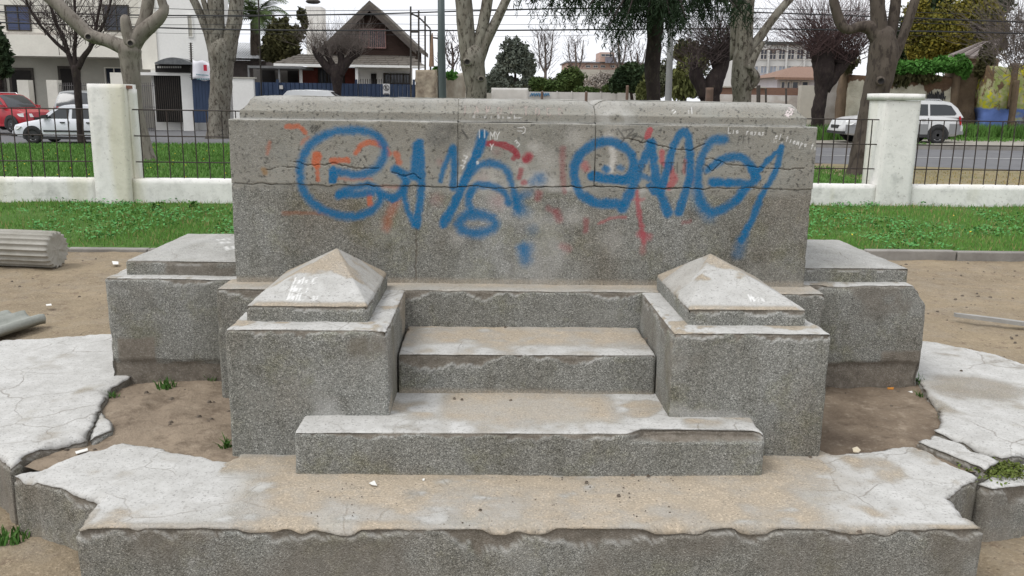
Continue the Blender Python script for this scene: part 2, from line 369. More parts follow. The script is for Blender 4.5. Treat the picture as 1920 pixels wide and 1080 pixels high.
for p, w, s, c, o in [([(1620, 330), (1720, 338), (1790, 370), (1820, 412)], 17, 7, RED, .9), ([(1805, 400), (1790, 430)], 12, 8, RED, .8), ([(1875, 430), (1890, 415)], 22, 16, (.36, .04, .06), .85), ([(1845, 500), (1830, 545)], 14, 12, RED, .7), ([(1850, 580), (1870, 575)], 16, 14, RED, .7)]: st(LZ, p, w, s, c, o)
for p, w, s, c, o in [([(805, 248), (785, 290)], 18, 6, PINK, .95), ([(28, 430), (30, 435)], 20, 14, RED, .7), ([(255, 370), (250, 470), (262, 640)], 14, 18, RED, .4), ([(390, 470), (400, 490)], 20, 22, PINK, .6),
        ([(880, 385), (880, 440), (900, 470)], 16, 12, PINK, .8), ([(930, 480), (955, 560), (925, 605)], 20, 14, PINK, .8), ([(1030, 440), (1020, 520)], 10, 14, PINK, .5), ([(1070, 500), (1075, 580)], 8, 12, RED, .5),
        ([(720, 640), (735, 760), (755, 880), (765, 960)], 13, 14, (.36, .06, .08), .75), ([(740, 905), (795, 925)], 20, 22, (.36, .06, .08), .6), ([(765, 960), (755, 1020)], 10, 26, PINK, .35), ([(402, 820), (398, 885)], 14, 18, RED, .5),
        ([(480, 840), (560, 805), (655, 800)], 7, 10, PINK, .55), ([(215, 770), (230, 810)], 22, 28, RED, .5), ([(100, 650), (95, 680)], 20, 24, RED, .5), ([(1010, 832), (1060, 825)], 8, 14, RED, .4), ([(160, 740), (200, 760)], 14, 24, RED, .35), ([(690, 680), (760, 690)], 10, 12, PINK, .5),
        ([(250, 980), (290, 1000)], 16, 30, PINK, .3)]: st(RZ, p, w, s, c, o)
for p, w, s, o in [([(655, 500), (655, 560)], 22, 6, .97), ([(665, 510), (720, 520), (800, 528), (870, 522), (935, 480), (978, 410), (975, 340), (930, 285), (850, 252), (740, 250), (640, 268), (550, 310), (490, 370), (455, 450), (450, 550), (468, 630), (510, 690), (570, 735), (650, 775), (740, 795), (820, 790), (890, 762), (940, 715), (958, 660), (930, 615), (870, 600), (790, 610), (730, 632), (690, 660)], 19, 16, .93),
        ([(695, 660), (800, 655), (900, 640)], 17, 12, .9), ([(955, 650), (1020, 672), (1070, 655), (1100, 605), (1110, 555), (1075, 520), (1045, 492)], 19, 14, .95), ([(1030, 690), (1045, 680)], 14, 8, .9),
        ([(1165, 540), (1175, 430), (1185, 340)], 23, 12, .97), ([(1205, 330), (1212, 470), (1212, 620), (1196, 750), (1180, 850)], 20, 10, .95), ([(1180, 850), (1145, 800), (1115, 720), (1102, 640), (1120, 565)], 15, 12, .92), ([(1045, 495), (1150, 530), (1185, 560)], 12, 14, .8),
        ([(1332, 560), (1362, 470), (1400, 365)], 13, 10, .9), ([(1412, 360), (1422, 480), (1415, 600)], 20, 12, .93), ([(1605, 275), (1570, 380), (1520, 480), (1470, 600), (1420, 720), (1355, 835)], 24, 10, .98),
        ([(1485, 590), (1545, 500), (1620, 458), (1700, 465), (1760, 512), (1785, 590), (1805, 670), (1815, 740)], 16, 14, .9), ([(1820, 680), (1825, 750)], 26, 30, .85), ([(1520, 660), (1560, 605), (1640, 590), (1710, 612), (1750, 655), (1765, 710)], 19, 14, .92), ([(1522, 640), (1512, 700), (1530, 760)], 18, 14, .9),
        ([(1450, 840), (1480, 795), (1560, 775), (1640, 795), (1678, 840), (1645, 880), (1560, 898), (1480, 882), (1450, 840)], 22, 24, .9), ([(1530, 800), (1590, 800)], 10, 20, .6)]: st(LZ, p, w * 1.1, s * 1.5, BLUE, o)
for p, w, s, o in [([(440, 548), (520, 560), (600, 565), (660, 545), (698, 490), (690, 410), (640, 358), (570, 325), (500, 322), (420, 355), (360, 410), (328, 480), (328, 560), (352, 630), (400, 680), (470, 712), (560, 718), (625, 720)], 25, 12, .95), ([(440, 545), (560, 565), (680, 560)], 26, 10, .95),
        ([(632, 745), (660, 680), (700, 590), (745, 480), (790, 390), (808, 335)], 26, 12, .93), ([(525, 495), (528, 497)], 22, 10, .9), ([(615, 490), (618, 492)], 18, 14, .8), ([(815, 330), (830, 470), (850, 600), (890, 700), (920, 775)], 25, 10, .95),
        ([(870, 640), (915, 490), (955, 350), (1000, 272), (1040, 275), (1055, 380), (1058, 490), (1050, 570), (1020, 660), (985, 770)], 24, 10, .95), ([(800, 600), (830, 645)], 18, 8, .9), ([(760, 540), (830, 570)], 14, 10, .8),
        ([(1268, 310), (1205, 312), (1155, 370), (1122, 450), (1108, 560), (1115, 650), (1140, 730), (1200, 770), (1280, 742), (1355, 690), (1405, 612), (1398, 592), (1300, 585), (1190, 580)], 22, 14, .92), ([(1085, 560), (1110, 700), (1180, 790)], 20, 40, .45),
        ([(1170, 500), (1235, 450), (1315, 418), (1380, 424), (1430, 465), (1470, 520), (1460, 570), (1400, 640), (1350, 700)], 22, 12, .93), ([(1450, 500), (1470, 560)], 30, 8, .95), ([(1460, 540), (1520, 470), (1580, 410), (1635, 352)], 17, 8, .95),
        ([(1638, 352), (1610, 470), (1565, 570), (1510, 660), (1470, 760), (1430, 850), (1382, 945)], 18, 10, .95), ([(1382, 950), (1360, 1030)], 6, 40, .5), ([(1200, 590), (1320, 590)], 20, 8, .9)]: st(RZ, p, w * 1.04, s * 1.5, BLUE, o)
for b, r, o in [((110, 560), 60, .75), ((60, 570), 40, .5), ((20, 1000), 75, .7), ((10, 760), 70, .4), ((60, 880), 60, .3)]: st(RZ, [b, b], r * .25, r, BLUE, o)
st(LZ, [(1850, 1000), (1870, 1070)], 22, 50, BLUE, .7); st(LZ, [(1840, 660), (1890, 640)], 16, 40, BLUE, .5)
FONT = {'M': [[(0, 0), (.1, 1), (.5, .35), (.85, 1), (1, 0)]], 'Y': [[(0, 1), (.45, .5), (.9, 1)], [(.45, .5), (.3, 0)]], '=': [[(0, .35), (1, .35)], [(0, .75), (1, .8)]], ')': [[(.1, 1), (.6, .75), (.55, .25), (0, 0)]],
        '3': [[(0, .8), (.4, 1), (.6, .75), (.3, .55), (.8, .6), (1, .3), (.4, 0)]], 'L': [[(0, 1), (0, 0), (.7, .05)]], 'i': [[(.3, 0), (.4, .6)]], 'o': [[(.2, .1), (.1, .5), (.5, .6), (.6, .2), (.2, .1)]], 's': [[(.6, .55), (.2, .5), (.5, .25), (.1, 0)]],
        'r': [[(.1, 0), (.2, .6)], [(.2, .45), (.6, .6)]], 'a': [[(.6, .55), (.2, .5), (.2, .1), (.55, .2), (.6, .55), (.7, 0)]], 'e': [[(.1, .3), (.6, .4), (.4, .6), (.1, .3), (.3, 0), (.6, .1)]], 'l': [[(.3, 0), (.3, 1)]], 't': [[(.3, 1), (.3, 0)], [(0, .65), (.6, .7)]],
        'm': [[(0, 0), (.1, .6), (.3, .2), (.5, .6), (.6, 0)]], 'p': [[(.1, -.4), (.2, .6), (.6, .5), (.2, .15)]], 'A': [[(0, 0), (.45, 1), (.9, 0)], [(.2, .4), (.7, .4)]], 'N': [[(0, 0), (.1, 1), (.7, 0), (.8, 1)]], 'O': [[(.4, 0), (0, .4), (.3, 1), (.8, .7), (.7, .1), (.4, 0)]],
        'I': [[(.3, 0), (.3, 1)]], 'F': [[(0, 0), (.1, 1), (.7, 1)], [(.1, .5), (.5, .5)]], 'T': [[(0, 1), (.9, 1)], [(.45, 1), (.4, 0)]], 'G': [[(.8, .8), (.3, 1), (0, .4), (.4, 0), (.8, .2), (.8, .45), (.5, .45)]], 'S': [[(.8, .9), (.2, .9), (.2, .55), (.8, .45), (.6, 0), (0, .1)]], 'C': [[(.8, .9), (.2, .9), (0, .4), (.3, 0), (.8, .1)]]}
def write(txt, u, v, h, ang=0, w=1.1, col=CHK, op=.9, fn=None, ad=1.05):
    ca, sa = math.cos(R(ang)), math.sin(R(ang)); x = 0
    for ch in txt:
        for s_ in FONT.get(ch, []):
            pts = [(u + ((x + a) * ca * .62 * h + b * sa * h), v - (b * h * ca) + (x + a) * sa * .62 * h) for a, b in s_]
            if fn: fn(pts)
            else: ST.append(([wpt(*q) for q in pts], w * .5 * 3.368 * K, .9 * 3.368 * K, col, op))
        x += ad if ch != ' ' else .9
write('MY', 919, 262, 15); write('=)', 970, 250, 14, 5); write('Y', 919, 281, 11); write('3', 967, 276, 13, -10); write('o', 893, 309, 11); write('lI', 896, 258, 15)
write('Lio  rasas', 1365, 250, 11, 4); write('el tiempo tomo', 1452, 259, 11, 17); write('Sino', 1448, 267, 8, 12, col=WHT, op=.6)
write('FFt', 1384, 268, 13, 3, col=BLK, op=.7); write('SII', 1196, 322, 14, 0, 1.5, BLK, .55); write('FTIT', 1240, 325, 20, 0, 2.2, BLK, .5)
write('IAMON TOCO', 868, 214, 15, 1, 1.3, (.45, .36, .33), .75, ad=2.3); write('lili sol el G miia toos', 880, 222, 7, 1, .8, CHK, .75); write('MOSA', 1486, 222, 10, -52, 1.1, (.8, .7, .7), .95, ad=.8); write('iI', 1293, 214, 12, 0, 1.2); write('IT', 1263, 208, 7, 60, 1.2)
for sc_ in ([(640, 250), (700, 245), (660, 290), (720, 270), (690, 310)], [(600, 240), (640, 300), (620, 330)], [(700, 285), (760, 300), (740, 330)]): st(RZ, sc_, 4, 5, BLK, .6)
st(LZ, [(512, 240), (530, 218), (520, 262), (560, 225), (545, 258), (575, 225)], 3, 5, BLK, .7); st(LZ, [(1470, 250), (1505, 300)], 5, 6, BLK, .7); st(LZ, [(1320, 250), (1280, 300), (1350, 310), (1400, 240)], 16, 60, BLK, .4)
for q in [(1470, 470), (1480, 440), (1490, 410)]: st(LZ, [(q[0] - 8, q[1]), (q[0] + 12, q[1] + 6), (q[0] + 2, q[1] + 20)], 3, 4, CHK, .8)
def wallpaint(V, front):
    out = np.zeros((len(V), 4)); Q = V[:, [0, 2]] + (np.stack([fbm(V, 45, 2, 5), fbm(V, 45, 2, 6)], 1) - .5) * .012
    sp = fbm(V, 130, 2, 77)
    for pts, w, soft, col, op in ST:
        P = np.array([(q[0], q[1]) for q in pts]); d = seg_dist(Q if w > .004 else V[:, [0, 2]], P)
        wn = (.72 + .5 * fbm(V, 5, 2, 31)) if w > .004 else 1.; d = d / wn
        a = op * sst(w + soft, max(w - soft * .6, 0), d) * front
        a = np.clip(a * np.where(a < .8 * op, .55 + .9 * sp, 1), 0, 1) if w > .004 else a
        k = a > .003
        A = out[k, 3]; ak = a[k]; na = ak + A * (1 - ak)
        out[k, :3] = (np.array(col)[None] * ak[:, None] + out[k, :3] * (A * (1 - ak))[:, None]) / na[:, None]; out[k, 3] = na
    return out

# ------------------------------------------------------------------ the monument base
mon = empty('monument_base', (0, 4.0, G0), 'grey concrete monument base with steps, pyramid capped piers and blue graffiti wall', 'monument')
def lift(**k): return k
ZP = .522 + G0; ZJ = at(980, 350, YW).z; ZT = at(980, 231, YW).z
def joint(P, V):
    b = np.exp(-((V[:, 2] - ZJ) / .10) ** 2); P = P.copy()
    P[:, 2] += b * ((n1(V[:, 0], 3.0, 3, 900) - .5) * .03 + (n1(V[:, 0], 18, 5, 901) - .5) * .03); return P
xs1, xs2 = at(858, 280, YW).x, at(1116, 280, YW).x
def wallwear_low(V, Nn, w, front, side, top, s):
    d = ZJ - V[:, 2]; m = sst(.02, -.02, d - .10 * n1(V[:, 0], 2.2, 4, 71) + .02) * (front | side); w[:, 3] = m * .75
    rim = front * sst(.022, .0, np.abs(d - .012)) * sst(.45, .6, n1(V[:, 0], 5, 3, 72)); w[:, 1] = np.maximum(w[:, 1], rim * .55)
    pat = front * sst(.56, .68, fbm(V, 2.4, 4, 73)) * sst(.75, .0, np.abs(V[:, 0] - .2)); w[:, 1] = np.maximum(w[:, 1], pat * .35)
    w[:, 2] = np.maximum(w[:, 2], front * .5 * sst(.03, 0, V[:, 2] - ZP - .01))
def wallwear_up(V, Nn, w, front, side, top, s):
    w[:, 3] = 1 - .45 * sst(.5, .72, fbm(V, 2.0, 4, 74)) * front
    pat = front * sst(.55, .66, fbm(V, 2.6, 4, 75)) * sst(.6, .0, np.abs(V[:, 0] - .15)); w[:, 1] = np.maximum(w[:, 1], pat * .5)
    w[:, 1] = np.maximum(w[:, 1], top * .55)
crk = [([wpt(*q) for q in c], .0027, .009) for c in ([(1168, 258), (1190, 262), (1204, 268), (1215, 265), (1232, 272), (1250, 275), (1262, 279), (1295, 283), (1306, 276), (1320, 270)], [(1322, 297), (1345, 300), (1362, 308), (1383, 311), (1400, 312), (1420, 314), (1440, 316), (1460, 317), (1478, 319), (1490, 316), (1506, 318)], [(1322, 309), (1335, 322), (1345, 312), (1352, 305)],
      [(545, 302), (575, 308), (600, 310), (625, 305), (650, 312), (680, 316), (710, 315)], [(735, 322), (760, 330), (775, 326), (790, 335)], [(500, 318), (530, 312), (560, 316)])]
vcr = [([wpt(780, 430), wpt(781, 470), wpt(779, 500), wpt(781, 528)], .0035, .006), ([wpt(1115, 240), wpt(1115, 300)], .003, .006)]
rbox('lower_wall_block', -1.416, 1.416, YW, YW + .75, ZP - .01, ZJ - .0012, mon, (.005, .06, .005), .0008, .003, .016, None, wallwear_low, joint, wallpaint, ('d', 'b'), vcr)
for a, b in ((-1.416, xs1), (xs1, xs2), (xs2, 1.416)):
    rbox('upper_wall_block', a + .0008, b - .0008, YW - .002, YW + .75, ZJ + .0006, ZT, mon, (.0036, .06, .0036), .0008, .003, .012, None, wallwear_up, joint, wallpaint, ('b',), crk)
ZC = at(980, 186, 4.42).z
def cove(P, V):
    t = np.array([0, .045, .056, .075, .10, .118, .122]) / .122 * (ZC - ZT); ins = np.array([.038, .038, .052, .066, .078, .095, .125])
    i = np.interp(V[:, 2] - ZT, t, ins) + (fbm(V, 9, 3, 301) - .5) * .010; P = P.copy(); hx = 1.416 - i * 1.15
    P[:, 0] = np.clip(P[:, 0], -hx, hx); P[:, 1] = np.clip(P[:, 1], YW + i, YW + .75 - i)
    # broken notch at the joint of the two right-hand lengths
    k = np.exp(-((V[:, 0] - xs2) / .03) ** 2) * sst(ZC - .06, ZC, V[:, 2]); P[:, 2] -= k * .022; P[:, 1] += k * .02 * fbm(V, 30, 2, 5)
    return P
def copewear(V, Nn, w, front, side, top, s):
    w[:, 3] = 1; w[:, 1] = np.maximum(w[:, 1], (front * sst(ZC - .06, ZC - .01, V[:, 2]) + top) * (.15 + .5 * fbm(V, 6, 3, 81)))
    w[:, 1] = np.maximum(w[:, 1], front * .55 * sst(.008, .002, np.abs(V[:, 2] - ZT - .004)))
    k = np.exp(-((V[:, 0] - xs2 - .10) / .10) ** 2) * front; w[:, 1] = np.maximum(w[:, 1], k * .5 * sst(.4, .6, fbm(V, 16, 3, 82))); w[:, 0] = np.maximum(w[:, 0], .4 * sst(.03, .0, np.abs(V[:, 0] - xs2)) * front)
for a, b in ((-1.416, xs1), (xs1, xs2), (xs2, 1.416)):
    rbox('coping', a + .001, b - .001, YW, YW + .75, ZT + .001, ZC, mon, (.008, .03, .005), .003, .004, .01, None, copewear, cove, wallpaint, ('b',))
# plinth under the wall, with the top riser between the piers
rbox('plinth', -1.472, 1.472, 4.155, 5.1, G0 - .08, ZP, mon, (.010, .03, .010), .006, .012, .02, (.055, 3.2, .72), tread(.05, .6, .9))
# steps
def stepchip(P, V):
    P = P.copy(); h = np.array([(.42, .0), (.9, 0)]); k = sst(.36, .44, V[:, 0]) * sst(.93, .86, V[:, 0])
    hh = .026 + .012 * n1(V[:, 0], 16, 3, 55) ; z1 = G0 + .169; d = z1 - V[:, 2]
    m = k * sst(0, .006, hh - d) * sst(.06, .045, V[:, 1] - 3.2 + .016 * n1(V[:, 0], 20, 3, 56)); P[:, 1] += m * np.clip(.05 - (V[:, 1] - 3.2), 0, .05) * (V[:, 2] > z1 - .07)
    return P
def stepwear(V, Nn, w, front, side, top, s):
    tread(.10, 1, .9, 1, 3.2)(V, Nn, w, front, side, top, s)
    k = sst(.36, .44, V[:, 0]) * sst(.93, .86, V[:, 0]); d = G0 + .169 - V[:, 2]; m = k * sst(0, .006, .036 - d) * sst(.06, .04, V[:, 1] - 3.2); w[:, 0] = np.maximum(w[:, 0], m); w[:, 1] *= 1 - m; w[:, 2] *= 1 - m
    e = sst(.30, .40, np.abs(V[:, 0])) * top * sst(.35, .5, fbm(V, 6, 3, 58)); w[:, 1] = np.maximum(w[:, 1], e); w[:, 2] *= 1 - e
rbox('step', -.91, .91, 3.2, 3.70, G0 - .03, G0 + .169, mon, (.009, .012, .007), .005, .010, .012, (.03, 7, .8), stepwear, stepchip)
rbox('step', -.561, .561, 3.672, 4.16, G0 + .16, G0 + .347, mon, (.008, .012, .007), .006, .012, .02, (.08, 2.6, .85), tread(.10, .9, .95))
# piers with pyramid caps
def pierwear(sx):
    def f(V, Nn, w, front, side, top, s):
        capwear(.75, .8, 6)(V, Nn, w, front, side, top, s)
        z1 = .522 + G0; d = z1 - V[:, 2]
        sm = front * sst(.60, .70, fbm(V, 4.5, 4, s + 4)) * sst(.16, .05, d - .02); w[:, 0] = np.maximum(w[:, 0], sm * .55)
        inner = side * (V[:, 0] * sx < .9); w[:, 0] = np.maximum(w[:, 0], inner * .35 * sst(.4, .6, fbm(V, 5, 3, s + 6)))
        w[:, 2] = np.maximum(w[:, 2], inner * .5 * sst(.55, .7, fbm(V, 7, 3, s + 7)))
        lo = front * sst(.06, -.02, V[:, 2] - (G0 + .22) + .03 * fbm(V, 8, 3, s)) * sst(.55, .65, fbm(V, 5, 3, s + 8)) * (np.abs(V[:, 0]) < .95); w[:, 1] = np.maximum(w[:, 1], lo * .45)
    return f
CHALK = []
def pyr(x0, x1, y0, y1, ax, ay, h, zt):
    def f(P, V):
        t = V[:, 2] > zt - .0005; u = np.where(V[:, 0] > ax, (V[:, 0] - ax) / (x1 - ax), (ax - V[:, 0]) / (ax - x0)); v = np.where(V[:, 1] > ay, (V[:, 1] - ay) / (y1 - ay), (ay - V[:, 1]) / (ay - y0))
        P = P.copy(); P[:, 2] += t * h * np.clip(1 - np.maximum(u, v), 0, 1); return P
    return f
def pyrwear(ax, ay, y0):
    def f(V, Nn, w, front, side, top, s):
        t = (V[:, 1] - y0) / (ay - y0); a = .55 * fbm(V, 5, 4, s + 70) + .45 * fbm(V, 13, 3, s + 71); p = sst(-.05, .08, .62 - t + (a - .5) * 1.5) * sst(.02, .05, V[:, 1] - y0 + .02 * (a - .3)); lf = sst(.0, .05, np.abs(V[:, 0] - ax) / .26 - (ay - V[:, 1]) / (ay - y0)) * sst(.35, .5, a) * (V[:, 1] < ay + .1)
        p = np.maximum(p, lf * .8); w[:, 1] = np.maximum(w[:, 1], top * p * .85); w[:, 2] = np.maximum(w[:, 2], top * (1 - p) * .8); w[:, 0] = np.maximum(w[:, 0], top * (1 - p) * .3)
    return f
def chalkpaint(strokes, w=.0028):
    def f(V, front):
        out = np.zeros((len(V), 4)); a = np.zeros(len(V))
        for p in strokes: a = np.maximum(a, .7 * sst(w * 2.2, w * .5, seg_dist(V[:, :2], p)))
        out[:, :3] = CHK; out[:, 3] = a * (V[:, 2] > V[:, 2].max() - .001); return out
    return f
def chalk(txts, x, y, h, rot=0):
    out = []
    for i, t_ in enumerate(txts):
        def fn(pts): 
            c, s = math.cos(R(rot)), math.sin(R(rot)); out.append([(x + (q[0] * c - (q[1]) * s), y + (q[0] * s + q[1] * c)) for q in [(a[0], -a[1] * 2.2) for a in pts]])
        write(t_, 0, i * h * 1.2, h, 0, fn=fn, ad=1.1)
    return out
for sx in (-1, 1):
    pr = rbox('pier', min(sx * .566, sx * 1.209), max(sx * .566, sx * 1.209), 3.388, 4.158, G0 - .03, ZP + .003, mon, (.010, .014, .010), .007, .012, .03, (.06, 4.0, .78), pierwear(sx))
    x0, x1 = (-1.155, -.662) if sx < 0 else (.655, 1.142); ax, ay = (-.865, 4.0) if sx < 0 else (.853, 4.0); y0, y1 = 3.515, 4.23
    ch = chalk(['Foto C', 'Mos e', 'NatLinas'], -1.0, 3.69, .024) if sx < 0 else chalk(['Mosa'], .93, 3.585, .022)
    rbox('pyramid_cap', x0, x1, y0, y1, ZP - .005, ZP + .068, pr, (.006, .007, .008), .004, .006, .015, (.02, 6, .7), pyrwear(ax, ay, y0), pyr(x0, x1, y0, y1, ax, ay, at(632 if sx < 0 else 1335, 466 if sx < 0 else 474, 4.0).z - ZP - .068, ZP + .068), chalkpaint(ch, .0017))
# flanking blocks with low hipped caps
def blockwear(sx):
    def f(V, Nn, w, front, side, top, s):
        capwear(.75, .5, 6)(V, Nn, w, front, side, top, s)
        z = V[:, 2] - G0 + .03; x = np.abs(V[:, 0]); nn = (fbm(V, 7, 4, s + 2) - .5) * .16
        if sx < 0: m = np.maximum(sst(.012, 0, z - .11 - nn * .4), sst(.012, 0, z - .24 - nn * .3) * sst(.0, .015, .10 - np.abs(x - 1.95) + nn * .25))
        else: m = np.maximum(sst(.012, 0, z - .13 - .05 * (x - 1.6) - nn * .3), sst(.012, 0, z - .20 - nn * .2) * sst(0, .02, x - 1.86 + nn * .3))
        m = m * front; w[:, 0] = np.maximum(w[:, 0], m)
        w[:, 0] = np.maximum(w[:, 0], front * .6 * sst(.56, .66, fbm(V, 5, 4, s + 5)) * sst(.2, .05, .52 - z))
    return f
def blockpost(sx):
    wf = {}
    def f(P, V):
        z = V[:, 2] - G0 + .03; P = P.copy(); x = np.abs(V[:, 0]); fr = V[:, 1] < 4.3585; nn = (fbm(V, 7, 4, 3) - .5) * .16
        m = sst(.02, 0, z - (.13 if sx > 0 else .12) - nn * .4) * fr; P[:, 1] += m * .014
        if sx > 0:
            k = sst(.10, 0, np.hypot(V[:, 0] - 2.085, (V[:, 2] - ZP) * .8)) * (V[:, 1] < 4.75); P[:, 0] -= k * .05; P[:, 2] -= k * .03 * (z > .4)
        return P
    return f
for sx in (-1, 1):
    a, b = sorted((sx * 1.40, sx * 2.085))
    bk = rbox('side_block', a, b, 4.358, 5.50, G0 - .10, ZP + .004, mon, (.011, .03, .011), .008, .014, .035, (.05, 3, .8), blockwear(sx), blockpost(sx))
    a, b = sorted((sx * 1.36, sx * 2.005)); zt = ZP + .075; ch = chalk(['sol cera', 'monita l', 'mas'], -1.66, 4.83, .045, 28) if sx < 0 else []
    def hip(P, V, a=a, b=b, zt=zt, sx=sx):
        t = V[:, 2] > zt - .0005; e = np.minimum(np.minimum((b - V[:, 0]) if sx > 0 else (V[:, 0] - a), V[:, 1] - 4.44), 5.36 - V[:, 1]); P = P.copy(); P[:, 2] += t * np.minimum(e * .16, .045); return P
    def hw(V, Nn, w, front, side, top, s, sx=sx):
        w[:, 1] = np.maximum(w[:, 1], top * (.36 + .42 * fbm(V, 8, 3, s))); w[:, 0] = np.maximum(w[:, 0], front * .8 * sst(.5, .6, fbm(V, 6, 3, s + 2)) * (sx < 0))
    rbox('block_cap', a, b, 4.44, 5.36, ZP - .005, zt, bk, (.009, .012, .009), .005, .007, .02, (.02, 6, .7), hw, hip, chalkpaint(ch, .003))

# ------------------------------------------------------------------ broken paving ring and front slab (each plate its own thing)
def plate(name, poly, ztop, zbot, label, cat, group=None, wearf=None, rag=.02, res=.014, brk=(.05, 5, .8), seed=1, parent=None, noslab=None, tilt=None, skirt=.75):
    P = np.array(poly, float); Q = np.vstack([P, P[:1]]); seg = np.linalg.norm(np.diff(Q, axis=0), axis=1); s = np.concatenate([[0], np.cumsum(seg)])
    n = int(s[-1] / res); t = np.linspace(0, s[-1], n, endpoint=False); O = np.stack([np.interp(t, s, Q[:, k]) for k in (0, 1)], 1)
    d = np.roll(O, -1, 0) - np.roll(O, 1, 0); d /= np.linalg.norm(d, axis=1, keepdims=True) + 1e-9; nn = np.stack([d[:, 1], -d[:, 0]], 1)
    area = .5 * np.sum(O[:, 0] * np.roll(O[:, 1], -1) - O[:, 1] * np.roll(O[:, 0], -1))
    if area < 0: O = O[::-1].copy(); nn = nn[::-1].copy(); nn = nn * 1.; d2 = np.roll(O, -1, 0) - np.roll(O, 1, 0); d2 /= np.linalg.norm(d2, axis=1, keepdims=True) + 1e-9; nn = np.stack([d2[:, 1], -d2[:, 0]], 1)
    O3 = np.c_[O, O[:, :1] * 0]; jag = (fbm(O3, 9, 4, seed) - .5) * 2 * rag + (fbm(O3, 38, 3, seed + 91) - .5) * .016
    if noslab is not None: jag = np.where(noslab(O), jag * .15, jag)
    O = O + nn * jag[:, None]
    x0, y0 = O.min(0); x1, y1 = O.max(0); gx, gy = np.meshgrid(np.arange(x0, x1, res), np.arange(y0, y1, res)); I = np.stack([gx.ravel(), gy.ravel()], 1); I += (rng.random(I.shape) - .5) * res * .3
    ins = np.zeros(len(I), bool); A = O; B = np.roll(O, -1, 0)
    for a, b in zip(A, B):
        if a[1] == b[1]: continue
        c = ((a[1] > I[:, 1]) != (b[1] > I[:, 1])); xx = (b[0] - a[0]) * (I[:, 1] - a[1]) / (b[1] - a[1]) + a[0]; ins ^= c & (I[:, 0] < xx)
    I = I[ins]; dd = np.full(len(I), 9.)
    for k in range(0, len(O), 400): dd = np.minimum(dd, np.sqrt(((I[:, None] - O[None, k:k + 400]) ** 2).sum(2)).min(1))
    I = I[dd > res * .7]; dd = dd[dd > res * .7]
    pts = [Vector(p) for p in np.vstack([O, I])]; m = len(O)
    r = geometry.delaunay_2d_cdt(pts, [(i, (i + 1) % m) for i in range(m)], [], 1, 1e-6)
    V2 = np.array([tuple(p) for p in r[0]]); T = np.array([list(f) for f in r[2]]); inv = np.zeros(len(pts), int); de = np.zeros(len(V2)); dall = np.concatenate([np.zeros(m), dd])
    for i, og in enumerate(r[3]):
        for q in og: inv[q] = i; de[i] = dall[q]
    top = np.c_[V2, np.full(len(V2), 0.)]; z = ztop + (fbm(top, 3, 3, seed + 2) - .5) * .016 + (fbm(top, 16, 3, seed + 3) - .5) * .007
    if tilt: z = z + tilt[0] * (V2[:, 0] - V2[:, 0].mean()) + tilt[1] * (V2[:, 1] - V2[:, 1].mean())
    rr = .006 + .03 * sst(.45, .75, fbm(top, 9, 3, seed + 4)); z -= np.where(de < rr, (rr - de) * .8, 0); top[:, 2] = z
    w = np.zeros((len(top), 4)); wearf(top, w, de, seed)
    dep = np.array([.004, .010, .018, .027, .037, .048, .060, .08, .11, .15]); dep = dep[dep < ztop - zbot - .01]; dep = np.append(dep, ztop - zbot)
    Vs = [top]; Ws = [w]; Fs = [T]; prev = inv[:m]; base = len(top); O3 = np.c_[O, O[:, :1] * 0]; along = t
    h = brk[0] * (1.2 * np.maximum(0, fbm(O3, brk[1] * 1.6, 5, seed + 5) * 2 - brk[2] - .1) * (.5 + fbm(O3, 40, 3, seed + 25)) + .7 * np.maximum(0, fbm(O3, brk[1] * 6, 4, seed + 15) * 2 - 1.05)) + .004 + .012 * fbm(O3, 60, 3, seed + 6)
    for q in dep:
        L = np.c_[O, np.full(m, 0.)]; L[:, 2] = top[inv[:m], 2] - q; n3 = fbm(np.c_[O, np.full(m, q)], 12, 3, seed + 7); hit = sst(0, .006, h - q)
        L[:, :2] += nn * (.004 - hit * (.004 + .014 * n3) + (n3 - .5) * .012 * (q > .01))[:, None]; ww = np.zeros((m, 4)); ww[:, 0] = hit * .9; ww[:, 1] = sst(.006, .002, np.abs(h - q)) * .35 * (h > .012); ww[:, 0] = np.maximum(ww[:, 0], skirt * sst(.35, .62, fbm(L, 4, 4, seed + 77)))
        ww[:, 2] = .5 * sst(.06, .0, L[:, 2] - zbot) * n3
        cur = base + np.arange(m); base += m; Vs.append(L); Ws.append(ww); nx = np.roll(prev, -1); nc = np.roll(cur, -1); Fs.append(np.stack([prev, cur, nc, nx], 1)); prev = cur
    V = np.vstack(Vs); Wt = np.vstack(Ws); c = V[:m].mean(0)
    o = mesh_np(name, V, Fs, CONC, parent, (c[0], c[1], zbot), True, {'wear': Wt, 'paint': np.zeros((len(V), 4))})
    return tag(o, label, cat, group)
def w_front(V, w, de, s):
    x = V[:, 0]; a = fbm(V, 2.6, 4, 500); b = fbm(V, 9, 4, 501); mid = sst(.85, 1.25, np.abs(x + .1) + (a - .5) * .8)
    k = np.maximum(mid, sst(.56, .68, .55 * b + .45 * fbm(np.c_[V[:, 0], V[:, 1] * 3, V[:, 2]], 4, 3, 502)) * .9) * sst(.27, .46, .5 * b + .5 * a)
    k *= 1 - .9 * sst(.03, .0, de - .02 * b) * (V[:, 1] < 2.9); k *= 1 - sst(.10, .0, np.abs(V[:, 1] - 3.30) - .05 * a) * (np.abs(x) < 1.2) * .9
    th = sst(.38, .58, .5 * b + .5 * fbm(np.c_[V[:, 0] * .7, V[:, 1] * 2.2, V[:, 2]], 3.5, 4, 503)) * sst(.10, .22, np.abs(V[:, 1] - 3.22)); w[:, 1] = np.maximum(k * .95, th * .55 * (1 - k)); w[:, 0] = (1 - k) * .4; w[:, 2] = (1 - k) * (.95 - .62 * th)
